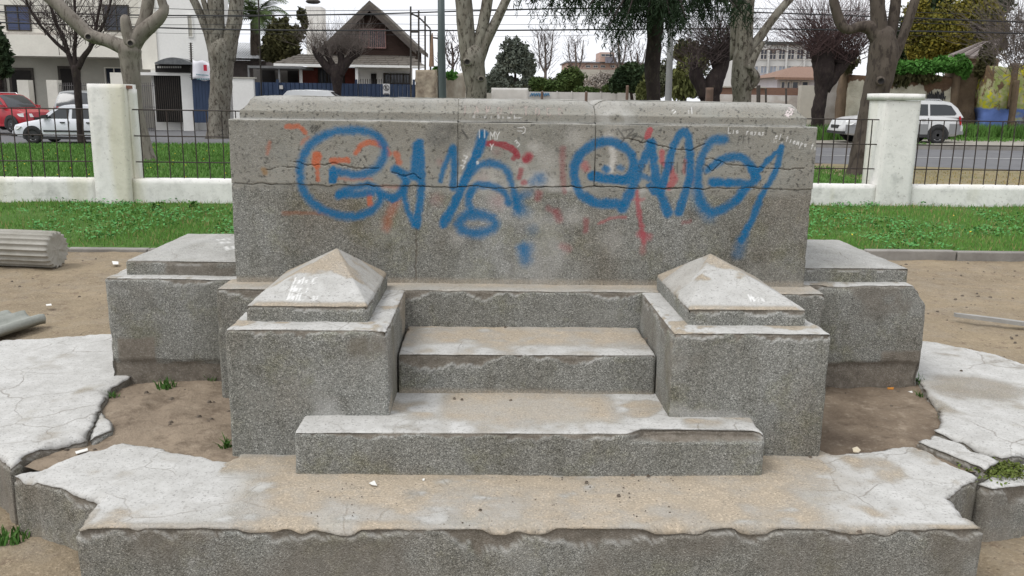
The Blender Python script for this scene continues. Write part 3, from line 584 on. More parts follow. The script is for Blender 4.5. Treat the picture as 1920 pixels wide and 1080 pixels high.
def w_ring(V, w, de, s):
    a = fbm(V, 2.2, 4, s + 50); b = fbm(V, 8, 4, s + 51); k = sst(.24, .46, .5 * a + .5 * b); w[:, 1] = k * .97; w[:, 2] = (1 - k) * .55
    if V[:, 0].mean() > 1: m = sst(.16, .06, np.hypot((V[:, 0] - 2.33) * .8, V[:, 1] - 4.28) - .16 * b); w[:, 1] *= 1 - m * .8; w[:, 0] = np.maximum(w[:, 0], m * .25); w[:, 2] = np.maximum(w[:, 2], m * .35)
ring = 'broken paving plates round the monument base'
def pxp(L): return [tuple(gp(u, v, G0))[:2] for u, v in L]
plate('front_platform', [(-1.545, 2.765), (1.545, 2.775)] + pxp([(1775, 930), (1800, 912), (1835, 893), (1715, 833), (1640, 845), (1560, 853)]) + [(1.15, 3.6), (-1.1, 3.6)] + pxp([(430, 860), (330, 845), (230, 830), (150, 850), (90, 868), (52, 883), (27, 889), (62, 899), (120, 915), (185, 936)]), G0, -.03,
      'wide front platform slab, tan and sandy in the middle with white plaster at both ends', 'platform', None, w_front, .012, .0125, (.085, 3.4, .86), 21, None, lambda O: (O[:, 1] < 2.8) | (np.abs(O[:, 0]) < 1.2), None, .55)
plate('paving_plate', [(-2.0, 5.25), (-2.482, 5.2), (-3.015, 5.042), (-3.25, 4.75), (-3.15, 4.25), (-2.85, 3.8), (-2.45, 3.52)] + pxp([(-25, 836), (0, 858), (17, 880), (36, 872), (44, 859), (106, 838), (163, 823), (182, 788), (190, 765), (205, 735)]) + [(-1.98, 4.5)], G0 + .012, -.03,
      'large cracked white paving plate on the sand beside the fluted column fragment', 'paving', ring, w_ring, .016, .0145, (.05, 4, .9), 33)
plate('paving_plate', pxp([(167, 822), (209, 808), (213, 796), (190, 775), (184, 788)]), G0 + .006, .10, 'small broken plaster chunk come loose from the edge of the cracked white plate', 'paving', ring, w_ring, .006, .012, (.04, 5, .9), 41, None, None, (.05, .03))
plate('paving_plate', [(1.98, 5.25), (2.53, 5.195), (2.80, 4.90), (2.95, 4.4), (2.80, 4.0), (2.5, 3.68), (2.2, 3.47)] + pxp([(1905, 853), (1878, 860), (1800, 826), (1752, 808), (1762, 788), (1760, 768), (1735, 742), (1727, 716)]) + [(2.02, 4.6)], G0 + .008, -.03,
      'large white paving plate with a pinkish worn patch beside the dark dirt pocket', 'paving', ring, w_ring, .014, .0145, (.05, 4, .9), 57)
plate('paving_plate', pxp([(1719, 831), (1749, 817), (1795, 832), (1874, 868), (1846, 881)]), G0 + .010, -.03, 'narrow white strip of paving between two cracks leading to a mossy corner', 'paving', ring, w_ring, .006, .012, (.05, 4, .9), 63, None, None, (-.02, 0))
plate('paving_plate', pxp([(1838, 896), (1850, 884), (1876, 871), (1886, 862), (1925, 857)]) + [(2.25, 3.36), (2.02, 3.2)] + pxp([(1865, 905)]), G0 - .022, -.03, 'mossy broken rim lump at the outer corner of the paving ring', 'paving', ring, w_ring, .012, .012, (.08, 4, .6), 71)

# ------------------------------------------------------------------ ground, lawns, street
def sand_mat():
    n = N('trodden_sand'); P = n.pos
    c = n.mix(n.ramp(n.noise(.9, 6, None, .65), [(.32, 0), (.7, 1)]), (.28, .225, .15), (.19, .153, .107))
    c = n.mix(n.ramp(n.noise(5, 6, None, .7), [(.5, 0), (.75, .6)]), c, (.34, .27, .185)); c = n.mix(n.ramp(n.noise(11, 6, n.vadd(P, (3, 3, 3)), .75), [(.54, 0), (.66, .8)]), c, (.15, .11, .08))
    c = n.mix(n.ramp(n.noise(2.6, 6, n.vadd(P, (5, 8, 1)), .75), [(.5, 0), (.7, .6)]), c, (.27, .235, .185)); c = n.mix(n.ramp(n.noise(60, 4, None, .7), [(.53, 0), (.70, .7)]), c, (.42, .345, .25)); c = n.mix(n.ramp(n.noise(50, 3, n.vadd(P, (9, 1, 4))), [(.64, 0), (.72, .7)]), c, (.09, .07, .05))
    h = n.math('ADD', n.noise(14, 6, None, .7), n.math('MULTIPLY', n.noise(90, 3), .4)); return n.done(c, .95, h, .6, .03, .1)
SAND = sand_mat()
def dirt_mat():
    n = N('dark_dirt'); P = n.pos
    c = n.mix(n.ramp(n.noise(3, 6, None, .65), [(.32, 0), (.7, 1)]), (.235, .185, .135), (.13, .098, .072)); c = n.mix(n.ramp(n.noise(60, 3), [(.55, 0), (.75, .5)]), c, (.30, .25, .19))
    x = n.sep(P)[0]; c = n.mix(n.ramp(x, [(.0, .5), (.02, 0)]), c, (.32, .26, .195)); c = n.mix(n.ramp(n.noise(7, 6, n.vadd(P, (2, 2, 7)), .75), [(.5, 0), (.68, .7)]), c, (.085, .062, .045)); c = n.mix(n.ramp(n.noise(13, 5, n.vadd(P, (5, 1, 7)), .7), [(.56, 0), (.72, .6)]), c, (.36, .30, .23))
    return n.done(c, .95, n.noise(16, 6, None, .7), .7, .03, .1)
DIRT = dirt_mat()
def lawn_mat():
    n = N('lawn_soil'); c = n.mix(n.ramp(n.noise(1.2, 5), [(.3, 0), (.7, 1)]), (.065, .14, .028), (.10, .17, .045)); c = n.mix(n.ramp(n.noise(30, 4), [(.45, 0), (.75, .7)]), c, (.03, .06, .014))
    return n.done(c, .95, n.noise(40, 4), .6, .05, .1)
LAWN = lawn_mat()
ASPH = M('asphalt', (.155, .155, .16), (.12, .12, .125), 1.5, .9, 120, .3, .005)
GRAV = M('pale_gravel', (.36, .335, .29), (.27, .25, .21), 1.2, .95, 60, .4, .02)
KERB = M('kerb_concrete', (.30, .285, .26), (.17, .155, .14), 3, .9, 40, .4, .01)
DRY = M('dry_verge', (.27, .215, .13), (.16, .15, .07), 1.3, .95, 40, .5, .03)
def sheet(name, mat, xs, ys, zf, kind='structure', smooth=True, keep=None):
    X, Y = np.meshgrid(xs, ys, indexing='ij'); Z = zf(X.ravel(), Y.ravel()); V = np.c_[X.ravel(), Y.ravel(), Z]
    i = np.arange(X.size).reshape(X.shape); F = np.stack([i[:-1, :-1], i[1:, :-1], i[1:, 1:], i[:-1, 1:]], -1).reshape(-1, 4)
    if keep is not None: c = V[F].mean(1); F = F[keep(c[:, 0], c[:, 1])]
    return tag(mesh_np(name, V, [F], mat, None, (0, 0, 0), smooth), kind=kind)
def nz2(x, y, f, o=3, s=0): return fbm(np.c_[x, y, x * 0], f, o, s) - .5
def grade(a, b, n, far): 
    t = np.linspace(0, 1, n); return list(a + (b - a) * t), far
gx_ = np.unique(np.r_[-900, -300, -120, np.arange(-60, -8, 2.), np.arange(-8, 8, .045), np.arange(8, 61, 2.), 120, 300, 900])
gy_ = np.unique(np.r_[-60, -20, -6, np.arange(-2, 2, .3), np.arange(2, 9.6, .045), np.arange(9.6, 14, .3), np.arange(14, 70, 1.), 90, 150, 300, 700, 1500])
def gzn(x, y):
    near = ((np.abs(x) < 8) & (y < 9.7) & (y > 1.9)); z = gz(x, y) - .004
    z = z + near * (nz2(x, y, 1.1, 3, 5) * .05 + nz2(x, y, 6, 5, 6) * .036) - .015 * near
    return z + np.where(y > 60, (y - 60) * .0, 0)
sheet('ground', SAND, gx_, gy_, gzn)
sheet('dirt', DIRT, np.arange(-2.25, 2.3, .022), np.arange(3.29, 5.2, .022), lambda x, y: .196 + nz2(x, y, 2.5, 4, 8) * .045 + nz2(x, y, 11, 4, 9) * .034, keep=lambda x, y: ~(((np.abs(x) > 1.99) & (y < 3.44)) | ((x > 1.9) & (y < 3.44)) | ((np.abs(x) > 2.05) & (y < 3.75))))
fx = lambda x: 12.92 + .045 * x                         # line of the park wall
def stripz(x, y): return .008 + .025 * sst(-3, 3, x) + .03 * sst(9.5, 10.1, y) + .07 * sst(9.6, 12.6, y) + nz2(x, y, 1.5, 3, 11) * .05
sheet('lawn', LAWN, np.arange(-16, 18, .25), np.arange(9.52, 13.9, .15), stripz)
def poly_sheet(name, mat, pts, dz, res=1.0, kind='structure'):
    """flat ground piece with a polygon outline lying dz above the terrain"""
    P = [Vector(p[:2]) for p in pts]; I = []; x0 = min(p.x for p in P); x1 = max(p.x for p in P); y0 = min(p.y for p in P); y1 = max(p.y for p in P)
    B = []
    for a, b in zip(P, P[1:] + P[:1]):
        k = max(1, int((b - a).length / res)); B += [a + (b - a) * (i / k) for i in range(k)]
    m = len(B)
    for x in np.arange(x0, x1, res):
        for y in np.arange(y0, y1, res): I.append(Vector((x + random.uniform(-.1, .1), y + random.uniform(-.1, .1))))
    r = geometry.delaunay_2d_cdt(B + I, [(i, (i + 1) % m) for i in range(m)], [], 1, 1e-5)
    V = np.array([tuple(p) for p in r[0]]); z = gz(V[:, 0], V[:, 1]) + dz
    return tag(mesh_np(name, np.c_[V, z], [np.array([list(f) for f in r[2]])], mat, None, (0, 0, 0), True), kind=kind)
def G2(L): return [tuple(gg(u, v))[:2] for u, v in L]
a_ = G2([(1540, 307), (1920, 320)]); b_ = G2([(1920, 283), (1700, 280), (1540, 277)])
road_near = [(-60, 33.1), (-19, 33.0), (-8, 32.9), (0, 28.5), (6, 24.4), a_[0], a_[1], (30, 19), (60, 14)]
road_far = [(60, 22), (30, 26.2), b_[0], b_[1], b_[2], (6, 34), (-2, 42), (-14, 50), (-30, 49), (-60, 47)]
poly_sheet('grass_park', LAWN, [(-60, 13.6), (-10, 13.3), (8.0, 13.6), (8.0, 18), (7.4, 21), (5.5, 24.2), (0, 28.4), (-8, 32.8), (-19, 32.9), (-60, 33)], .012)
poly_sheet('dry_verge', DRY, [(8.0, 13.7), (60, 14), (60, 14.1), (30, 18.9), (a_[1][0], a_[1][1] - .1), (a_[0][0], a_[0][1] - .1), (7.4, 21.1), (8.0, 18)], .010)
poly_sheet('road', ASPH, road_near + road_far, .006)
poly_sheet('forecourt', GRAV, [(-60, 47.2), (-30, 49.2), (-14, 50.2), (-2, 42.3), (-2, 47), (-14, 62), (-60, 62)], .008)
poly_sheet('pavement', GRAV, [(60, 23), (30, 28), b_[0], b_[1], b_[2], (6, 34.4), (6, 38), (12, 36), (20, 36), (60, 36)], .010)
# grass on the far side of the street and a raised kerb with a pale top
m_ = MB(); pp = [Vector((x, y, float(gz(x, y)))) for x, y in [(60, 22), (30, 26.2), b_[0], b_[1], b_[2], (6, 34)]]
for p, q in zip(pp[:-1], pp[1:]):
    d = (q - p); L = d.length; k = max(1, int(L / 1.5)); X = Matrix.Translation(p) @ d.to_track_quat('X', 'Z').to_matrix().to_4x4()
    for i in range(k): m_.box(i * L / k + .008, (i + 1) * L / k - .008, -.22, 0, -.1, .16 + .006 * random.random(), 0, X)
tag(m_.build('kerb', KERB), kind='structure')
m_ = MB(); x = -16.
while x < 17:
    L = random.uniform(.85, 1.05); h = .018 + .06 * sst(-4, 3, x); j = random.uniform(-.012, .012); m_.box(x + .006, x + L - .006, 9.42 + j, 9.53 + j, -.08, h + random.uniform(-.008, .008)); x += L
o = tag(m_.build('kerb', KERB), kind='structure'); bv = o.modifiers.new('b', 'BEVEL'); bv.width = .012; bv.segments = 2
m_ = MB(); 
for u0, u1 in ((1500, 1640), (1700, 2000)):
    a, b = gg(u0, 291 if u0 < 1600 else 296), gg(u1, 294 if u0 < 1600 else 300); d = b - a; X = Matrix.Translation(a + Vector((0, 0, .012))) @ d.to_track_quat('X', 'Z').to_matrix().to_4x4(); m_.box(0, d.length, -.06, .06, 0, .002, 0, X)
tag(m_.build('road_marking', M('road_paint', (.55, .55, .53), (.4, .4, .38), 4)), kind='structure')

# ------------------------------------------------------------------ grass blades and small plants
def grassm(name, a, b, tr=.25):
    n = N(name); c = n.mix(n.noise(2.5, 4), a, b); c = n.mix(n.ramp(n.noise(23, 2), [(.45, 0), (.7, .7)]), c, tuple(x * 1.7 for x in a)); return n.done(c, .7, spec=.15)
GRS = grassm('grass_blades', (.088, .20, .036), (.145, .265, .062)); GRS2 = grassm('far_grass_blades', (.07, .165, .03), (.11, .20, .048)); CLV = grassm('clover_leaves', (.06, .20, .055), (.10, .25, .075)); WEED = grassm('weed_leaves', (.04, .105, .02), (.07, .14, .03)); YEL = M('dandelion_petals', (.75, .55, .03), (.6, .42, .02)); STRAW = grassm('dry_blades', (.24, .19, .08), (.33, .27, .13))
def blades(name, mat, x, y, z, h, wd, lean=.5, label=None, cat=None, kind='stuff', base=(0, 0, 0)):
    n = len(x); a = rng.random(n) * 6.283; l = rng.random(n) * lean * h; b = rng.random(n) * 6.283
    dx, dy = np.cos(a) * wd / 2, np.sin(a) * wd / 2; lx, ly = np.cos(b) * l, np.sin(b) * l
    P = np.stack([np.c_[x - dx, y - dy, z - .01], np.c_[x + dx, y + dy, z - .01], np.c_[x + dx * .7 + lx * .4, y + dy * .7 + ly * .4, z + h * .6], np.c_[x - dx * .7 + lx * .4, y - dy * .7 + ly * .4, z + h * .6], np.c_[x + lx, y + ly, z + h]], 1).reshape(-1, 3)
    i = np.arange(n)[:, None] * 5; return tag(mesh_np(name, P, [i + np.array([[0, 1, 2, 3]]), i + np.array([[3, 2, 4]])], mat, None, base, False), label, cat, None, kind)
def scatter(x0, x1, y0, y1, n): return x0 + rng.random(n) * (x1 - x0), y0 + rng.random(n) * (y1 - y0)
def strip_pts(n, thin=.0):
    x, y = scatter(-9, 10.5, 9.55, 13.6, n); k = (y < fx(x) - .02) & ~((x > -2.6) & (x < 2.9) & (y < 11.5)); d = fbm(np.c_[x, y, x * 0], 1.6, 3, 88); k &= rng.random(n) < .35 + 1.2 * sst(.3, .6, d); return x[k], y[k]
x, y = strip_pts(95000); hh = (.022 + .040 * fbm(np.c_[x, y, x * 0], 2.2, 3, 90)) * (.6 + .8 * rng.random(len(x))) * (1 - .4 * sst(12.2, 12.7, y)); blades('grass', GRS, x, y, stripz(x, y), hh, .009)
x, y = strip_pts(9000); blades('grass_dry', STRAW, x, y, stripz(x, y), .03 + .05 * rng.random(len(x)), .008, .9)
x = np.r_[scatter(-9, 10, 0, 1, 2600)[0]]; y = fx(x) - .03 - .12 * rng.random(len(x)) ** 2; blades('grass_wallfoot', GRS, x, y, stripz(x, y), .02 + .06 * rng.random(len(x)) ** 2, .010, .8)
x, y = scatter(-26, 0, 13.3, 36, 80000); k = (y > fx(x) + .4) & (y < 32.7 - np.maximum(0, x + 8) * .55) & (x > -1.15 * y * .55 - 2); x, y = x[k], y[k]; blades('grass_park_blades', GRS2, x, y, gz(x, y) + .012, .05 + .07 * rng.random(len(x)), .028, .8)
x, y = scatter(3.8, 8.2, 13.5, 22, 9000); blades('grass_park_blades', GRS2, x, y, gz(x, y) + .012, .04 + .05 * rng.random(len(x)), .02, .8)
x, y = scatter(8, 18, 13.6, 21, 5000); k = y < 22.5 - (x - 8) * .2; x, y = x[k], y[k]; blades('grass_dry_verge', STRAW, x, y, gz(x, y) + .01, .02 + .03 * rng.random(len(x)), .02, .9)
xx, yy = [], []
for px, py, w_, n_ in [(1560, 258, 26, 500), (1500, 252, 30, 300), (1840, 263, 60, 900), (1700, 272, 30, 200)]:
    c = gg(px, py); xx.append(c.x + rng.normal(0, w_ * .011, n_)); yy.append(c.y + rng.normal(0, .7, n_))
x, y = np.concatenate(xx), np.concatenate(yy); blades('grass_kerbside', GRS2, x, y, gz(x, y) + .01, .05 + .08 * rng.random(len(x)), .04, .8)
x = 9.8 + rng.random(16000) * 16; y = 34.6 + .12 * (x - 10) + rng.random(len(x)) * 1.9; blades('grass_verge_tall', GRS2, x, y, gz(x, y), .25 + .42 * rng.random(len(x)), .045, .6)
def leafdisc(name, mat, x, y, z, r, tilt=.6, label=None, cat=None, kind='stuff', base=(0, 0, 0)):
    n = len(x); th = rng.random(n) * 6.283; u = np.c_[np.cos(th), np.sin(th), rng.normal(0, tilt, n)]; u /= np.linalg.norm(u, axis=1, keepdims=True); v = np.cross(u, np.c_[rng.normal(0, tilt, n), rng.normal(0, tilt, n), np.ones(n)]); v /= np.linalg.norm(v, axis=1, keepdims=True)
    c = np.c_[x, y, z]; r = np.broadcast_to(r, n)[:, None]
    P = np.stack([c - u * r, c + v * r * .55 - u * r * .1, c + u * r, c - v * r * .55 - u * r * .1], 1).reshape(-1, 3); i = np.arange(n)[:, None] * 4
    return tag(mesh_np(name, P, [i + np.array([[0, 1, 2, 3]])], mat, None, base, False), label, cat, None, kind)
x, y = strip_pts(24000); k = (fbm(np.c_[x, y, x * 0], 1.3, 3, 97) + (x > 3) * .08) > .54; x, y = x[k], y[k]; leafdisc('clover', CLV, x, y, stripz(x, y) + .03 + .05 * rng.random(len(x)), .014 + .014 * rng.random(len(x)), .5)
x, y = scatter(-14, -1, 14, 30, 420); z = gz(x, y) + .1; leafdisc('dandelions', YEL, x, y, z, .022, .3)
x, y = strip_pts(60); leafdisc('dandelions', YEL, x, y, stripz(x, y) + .09, .018, .3)
def weed(label, px, z, n=26, r=.05, h=.07):
    c = gp(*px, z); a = rng.random(n) * 6.283; d = rng.random(n) ** .6 * r
    o = blades('weed', WEED, c.x + np.cos(a) * d, c.y + np.sin(a) * d, np.full(n, z - .015), h * (.5 + .6 * rng.random(n)), .009, 1., label, 'weed', 'thing', tuple(c)); o['group'] = 'weeds in the cracks of the monument'
for lb, px, z, n, r, h in [('green weed tuft at the foot of the left side block', (312, 722), .21, 60, .05, .05), ('weed tuft at the broken inner edge of the large cracked plate', (210, 744), .20, 26, .03, .045), ('weed tuft beside the lower corner of the left pier', (427, 838), .205, 26, .02, .06),
        ('weed in the shadowed gap between left side block and plinth', (398, 712), .21, 30, .03, .05), ('weed patch on the sand below the broken left rim', (22, 1000), .0, 60, .06, .04), ('weed tuft in the corner of the right side block and white plate', (1722, 716), .21, 40, .04, .05), ('weed at the dirt edge under the pinkish worn plate', (1722, 742), .205, 20, .02, .04), ('weed line on the inner edge of the right plate', (1762, 790), .19, 24, .03, .035)]: weed(lb, px, z, n, r, h)
n = 900; c = gp(1876, 882, .2); x = c.x + rng.normal(0, .06, n); y = c.y + rng.normal(0, .05, n); leafdisc('moss', grassm('moss', (.07, .10, .02), (.12, .14, .035)), x, y, .198 + .018 * rng.random(n), .009, .8)
for lb, px in [('leafy dandelion with a yellow flower against the foot of the left wall', (885, 366)), ('small leafy rosette against the foot of the left wall', (1092, 358))]:
    c = gp(px[0] / 3, 270 + px[1] / 3, .11); n = 40; a = rng.random(n) * 6.28; d = rng.random(n) * .09; o = leafdisc('dandelion', WEED, c.x + np.cos(a) * d, c.y - .02 + np.sin(a) * d * .6, .12 + .08 * rng.random(n), .03, .7, lb, 'plant', 'thing', tuple(c))
    if 'yellow' in lb: f = leafdisc('flower', YEL, np.array([c.x + .01, c.x + .03]), np.array([c.y - .06] * 2), np.array([.19, .18]), .022, .2); f.parent = o; f.matrix_parent_inverse = Matrix.Translation(-c); del f['kind']

# ------------------------------------------------------------------ park wall: low wall, square pillars, iron railings
def whitewash():
    n = N('whitewashed_render'); P = n.pos; c = n.mix(n.ramp(n.noise(1.4, 6, n.scale(P, (1, 1, .6)), .65), [(.35, 0), (.72, 1)]), (.80, .785, .75), (.66, .65, .62))
    g = n.noise(3.2, 6, n.vadd(P, (4, 2, 7)), .7); c = n.mix(n.ramp(g, [(.54, 0), (.70, .6)]), c, (.45, .45, .43))
    z = n.sep(P)[2]; lo = n.math('MULTIPLY', n.ramp(z, [(.05, 1), (.5, .15)]), n.ramp(n.noise(5, 5, n.vadd(P, (1, 9, 2)), .7), [(.48, 0), (.70, .7)])); c = n.mix(lo, c, (.30, .295, .27))
    yl = n.math('MULTIPLY', n.ramp(n.noise(1.1, 3, n.scale(n.vadd(P, (1.62, .3, 0)), (1.6, 1, .25))), [(.56, 0), (.68, .5)]), 1); c = n.mix(yl, c, (.50, .47, .30)); c = n.mix(n.ramp(n.noise(26, 4), [(.62, 0), (.72, .5)]), c, (.3, .28, .25))
    return n.done(c, .9, n.noise(22, 5), .3, .012, .2)
WW = whitewash(); IRON = M('dark_iron', (.022, .018, .018), (.05, .03, .022), 9, .6, 60, .2, .003, .4); BRK = M('old_brick_red', (.26, .12, .08), (.2, .1, .07), 9)
wall = empty('park_wall', (0, 12.9, .05), 'low whitewashed park wall with square pillars and black iron railings', 'wall')
LEAN = Matrix.Rotation(math.atan(.045), 4, 'Z'); WX = Matrix.Translation((0, 12.92, 0)) @ LEAN
def wrap(m, bev=.012):
    for k in range(len(m.v)): m.v[k] = tuple(WX @ Vector(m.v[k]))
    return m
def tocol(u, v): p = at(u, v, 12.9); return p.x
pl_x = [(-5.735, -5.235), (5.66, 6.19)]
def rough_wall(name, x0, x1, y0, y1, z0, z1, parent, mat=WW, res=.07, r=.009):
    V, F, Nn = grid_box(axis(x0, x1, res, False), axis(y0, y1, .1, False), axis(z0, z1, res, False)); Cc = np.clip(V, np.array([x0, y0, z0]) + r, np.array([x1, y1, z1]) - r); D = V - Cc; L = np.linalg.norm(D, axis=1, keepdims=True); P = np.where(L > 1e-9, Cc + D / np.maximum(L, 1e-9) * r, V)
    P += Nn * ((fbm(V, 1.5, 3, 31) - .5)[:, None] * .012 + (fbm(V, 7, 3, 32) - .5)[:, None] * .006); P = P @ np.array(LEAN.to_3x3()).T + np.array([0, 12.92, 0]); return mesh_np(name, P, [F], mat, parent, None, True)
for a, b in ((-17, -5.735), (-5.235, 5.66), (6.19, 17)): rough_wall('base_wall', a, b, 0, .24, -.1, .455, wall); 
for i, (a, b) in enumerate(pl_x):
    if i == 0:
        p = rough_wall('pillar', a, b, -.05, .45, -.1, 1.765, wall); rough_wall('broken_brick_top', b - .005, b + .03, .08, .4, .0, 1.70, p, WW); m = MB(); m.box(b - .01, b + .034, .05, .2, 1.70, 1.745); wrap(m).build('brick', BRK, p)
    else:
        p = rough_wall('pillar', a, b, -.05, .5, -.1, 1.70, wall); rough_wall('pillar_cap', a - .035, b + .04, -.085, .53, 1.703, 1.80, p)
bar_me = None; bars = 0
for a, b in ((-17, -5.735), (-5.2, 5.66), (6.19, 17)):
    rail = MB(); lo, hi = max(a, -9), min(b, 10.5)
    for z in (1.415, 1.05, .685): rail.tube([WX @ Vector((lo - .0, .12, z)), WX @ Vector(((lo + hi) / 2, .12, z - .004)), WX @ Vector((hi, .12, z))], .009, 6)
    rp = rail.build('railing', IRON, wall); k = 0; x = lo + .1
    while x < hi:
        skip = -2.7 < x < 2.9
        if not skip:
            p = WX @ Vector((x + random.uniform(-.01, .01), .12, 0))
            if bar_me is None: mb = MB().tube([(0, 0, .44), (.004, 0, 1), (0, 0, 1.42)], .0085, 6); o = mb.build('bar', IRON); bar_me = o.data; o.parent = rp
            else: o = bpy.data.objects.new('bar', bar_me); C.objects.link(o); o.parent = rp
            o.location = p - wloc(rp); o.rotation_euler = (0, random.uniform(-.012, .012), 0)
        x += .187

# ------------------------------------------------------------------ fallen column drums, slat, litter
STN = M('pale_column_stone', (.37, .355, .32), (.25, .24, .20), 5, .9, 60, .4, .01); STG = M('greenish_column_stone', (.34, .35, .32), (.26, .27, .24), 6, .9, 60, .4, .01); END = CONC
def drum(name, base, L, r, rot, roll, arc, label, cat, mat, flutes=20, ragged=0, core=0):
    a0, a1 = arc; na = int(240 * (a1 - a0) / 6.2832); A = np.linspace(a0, a1, na + 1); full = abs(a1 - a0 - 2 * math.pi) < 1e-6
    if full: A = A[:-1]
    X = np.linspace(0, -L, int(L / .03) + 2); V = []; fl = .075 * min(r, .42)
    for i, x in enumerate(X):
        rr = r - fl * 1.9 * np.sqrt(np.clip(np.abs(np.sin(A * flutes / 2)), 0, 1)) ** 1.3 * (1 if i > 0 else 1); rr = rr * (1 + .025 * (fbm(np.c_[A * 3, A * 0 + x * 6, A * 0], 1.5, 3, 3) - .5)); e = ragged * (fbm(np.c_[A * 2, A * 0, A * 0 + 3], 2, 3, 9) - .4) * (1 - abs(x) / L) ** 4 if i < 4 else 0; x_ = np.full(len(A), x) - e
        if i == 0: rr = rr - .006
        V.append(np.c_[x_, rr * np.cos(A), rr * np.sin(A)])
    n = len(A); V = np.concatenate(V); m = len(X); i = np.arange(m * n).reshape(m, n)
    if full: j = np.roll(i, -1, 1); F = [np.stack([i[:-1], i[1:], j[1:], j[:-1]], -1).reshape(-1, 4)]
    else: F = [np.stack([i[:-1, :-1], i[1:, :-1], i[1:, 1:], i[:-1, 1:]], -1).reshape(-1, 4)]
    if full:
        b = len(V); rings = []
        for q in (.93, .8, .55, .3, .02): rings.append(np.c_[.0 - .035 * (fbm(np.c_[np.cos(A) * q, np.sin(A) * q, A * 0], 3.5, 3, 4) - .45) * (q < .92) + 0 * A, V[:n, 1] * q, V[:n, 2] * q])
        V = np.concatenate([V] + rings); prev = np.arange(n)
        for q in range(5): cur = b + q * n + np.arange(n); F.append(np.stack([prev, np.roll(prev, -1), np.roll(cur, -1), cur], 1)); prev = cur
        V = np.concatenate([V, [[-L, 0, 0]]]); last = i[-1]; F.append(np.stack([last, np.roll(last, -1), np.full(n, len(V) - 1)], 1))
    else:
        b = len(V); W2 = V.copy(); W2[:, 1:] *= (1 - core) ; V = np.concatenate([V, W2]); F.append(F[0][:, ::-1] + b)
        for e in (i[0], i[-1]): F.append(np.stack([e[:-1], e[1:], e[1:] + b, e[:-1] + b], 1))
        for e in (i[:, 0], i[:, -1]): F.append(np.stack([e[:-1], e[1:], e[1:] + b, e[:-1] + b], 1))
    X_ = Matrix.Rotation(rot, 3, 'Z') @ Matrix.Rotation(roll, 3, 'X'); V = V @ np.array(X_).T + np.array(base); return tag(mesh_np(name, V, F, mat, None, (base[0], base[1], 0), True), label, cat)
c = at(106, 469, 8.45); drum('column_drum', (c.x, 8.47, c.z), 1.5, .185, R(-9), .2, (0, 2 * math.pi), 'fallen round fluted column drum lying on the sand near the grass', 'column drum', STN)
c = gp(48, 612, .05); drum('column_fragment', (-3.54, 6.35, -.79), 1.1, .90, R(74), R(-6), (R(70), R(108)), 'broken shell of a fluted column lying on the sand beside the paving', 'column fragment', STG, 34, .16, .05)
m = MB(); m.prism([(0, 0), (.10, .005), (.34, .01), (.75, -.012), (.76, .04), (.36, .062), (.12, .05), (-.02, .03)], 2, .006, .036); X = Matrix.Translation((3.53, 6.70, .0)) @ Matrix.Rotation(R(-36), 4, 'Z'); m.v = [tuple(X @ Vector(v)) for v in m.v]
tag(m.build('slat', M('grey_slat', (.36, .35, .33), (.25, .245, .23), 7), None, (3.53, 6.7, 0)), 'thin grey concrete slat lying on the sand behind the right plate', 'slat')
PAP = M('white_paper', (.78, .77, .73), (.68, .67, .63), 20)
def scrap(name, pts, z, label, cat, mat=PAP):
    q = [gp(u, v, z) for u, v in pts]; mb = MB(); t = Vector((0, 0, .004)); n = len(q); mb.add([p + Vector((0, 0, .002 + .003 * random.random())) for p in q] + [p + Vector((0, 0, .0005)) for p in q], [tuple(range(n)), tuple(range(n, 2 * n))[::-1]] + [(i, (i + 1) % n, n + (i + 1) % n, n + i) for i in range(n)]); tag(mb.build(name, mat, None, q[0]), label, cat)
scrap('paper_scrap', [(692, 907), (702, 903), (707, 911), (698, 910)], G0 + .003, 'white triangular paper scrap on the sandy front platform', 'paper scrap')
scrap('paper_scrap', [(792, 899), (796, 899), (796, 902), (792, 902)], G0 + .003, 'tiny white paper speck on the platform below the lower step', 'paper scrap')
scrap('paper_scrap', [(330, 759), (342, 761), (343, 764), (331, 762)], .195, 'thin white strip of litter on the dirt left of the pier', 'paper scrap')
scrap('paper_scrap', [(141, 848), (164, 842), (165, 846), (143, 852)], .2, 'white stick of litter in the sandy crack between left plates', 'paper scrap')
scrap('wrapper', [(1598, 841), (1607, 839), (1614, 845), (1610, 849), (1600, 848)], G0 + .006, 'crumpled cream wrapper at the dirt edge right of the pier', 'wrapper', M('cream_wrapper', (.6, .5, .34), (.66, .6, .48), 60))
scrap('wrapper', [(1702, 735), (1710, 734), (1712, 741), (1704, 742)], .20, 'white wrapper near the corner of the right side block', 'wrapper'); scrap('wrapper', [(1664, 727), (1676, 727), (1675, 731), (1664, 730)], .195, 'orange scrap of wrapper under the right side block', 'wrapper', M('orange_wrapper', (.6, .25, .03), (.5, .2, .05), 50))
scrap('paper_scrap', [(86, 571), (96, 570), (97, 573), (87, 574)], .008, 'white paper bit on the sand behind the fluted fragment', 'paper scrap'); scrap('paper_scrap', [(210, 490), (222, 491), (222, 496), (212, 496)], .008, 'white paper bit on sand near the left kerb', 'paper scrap')
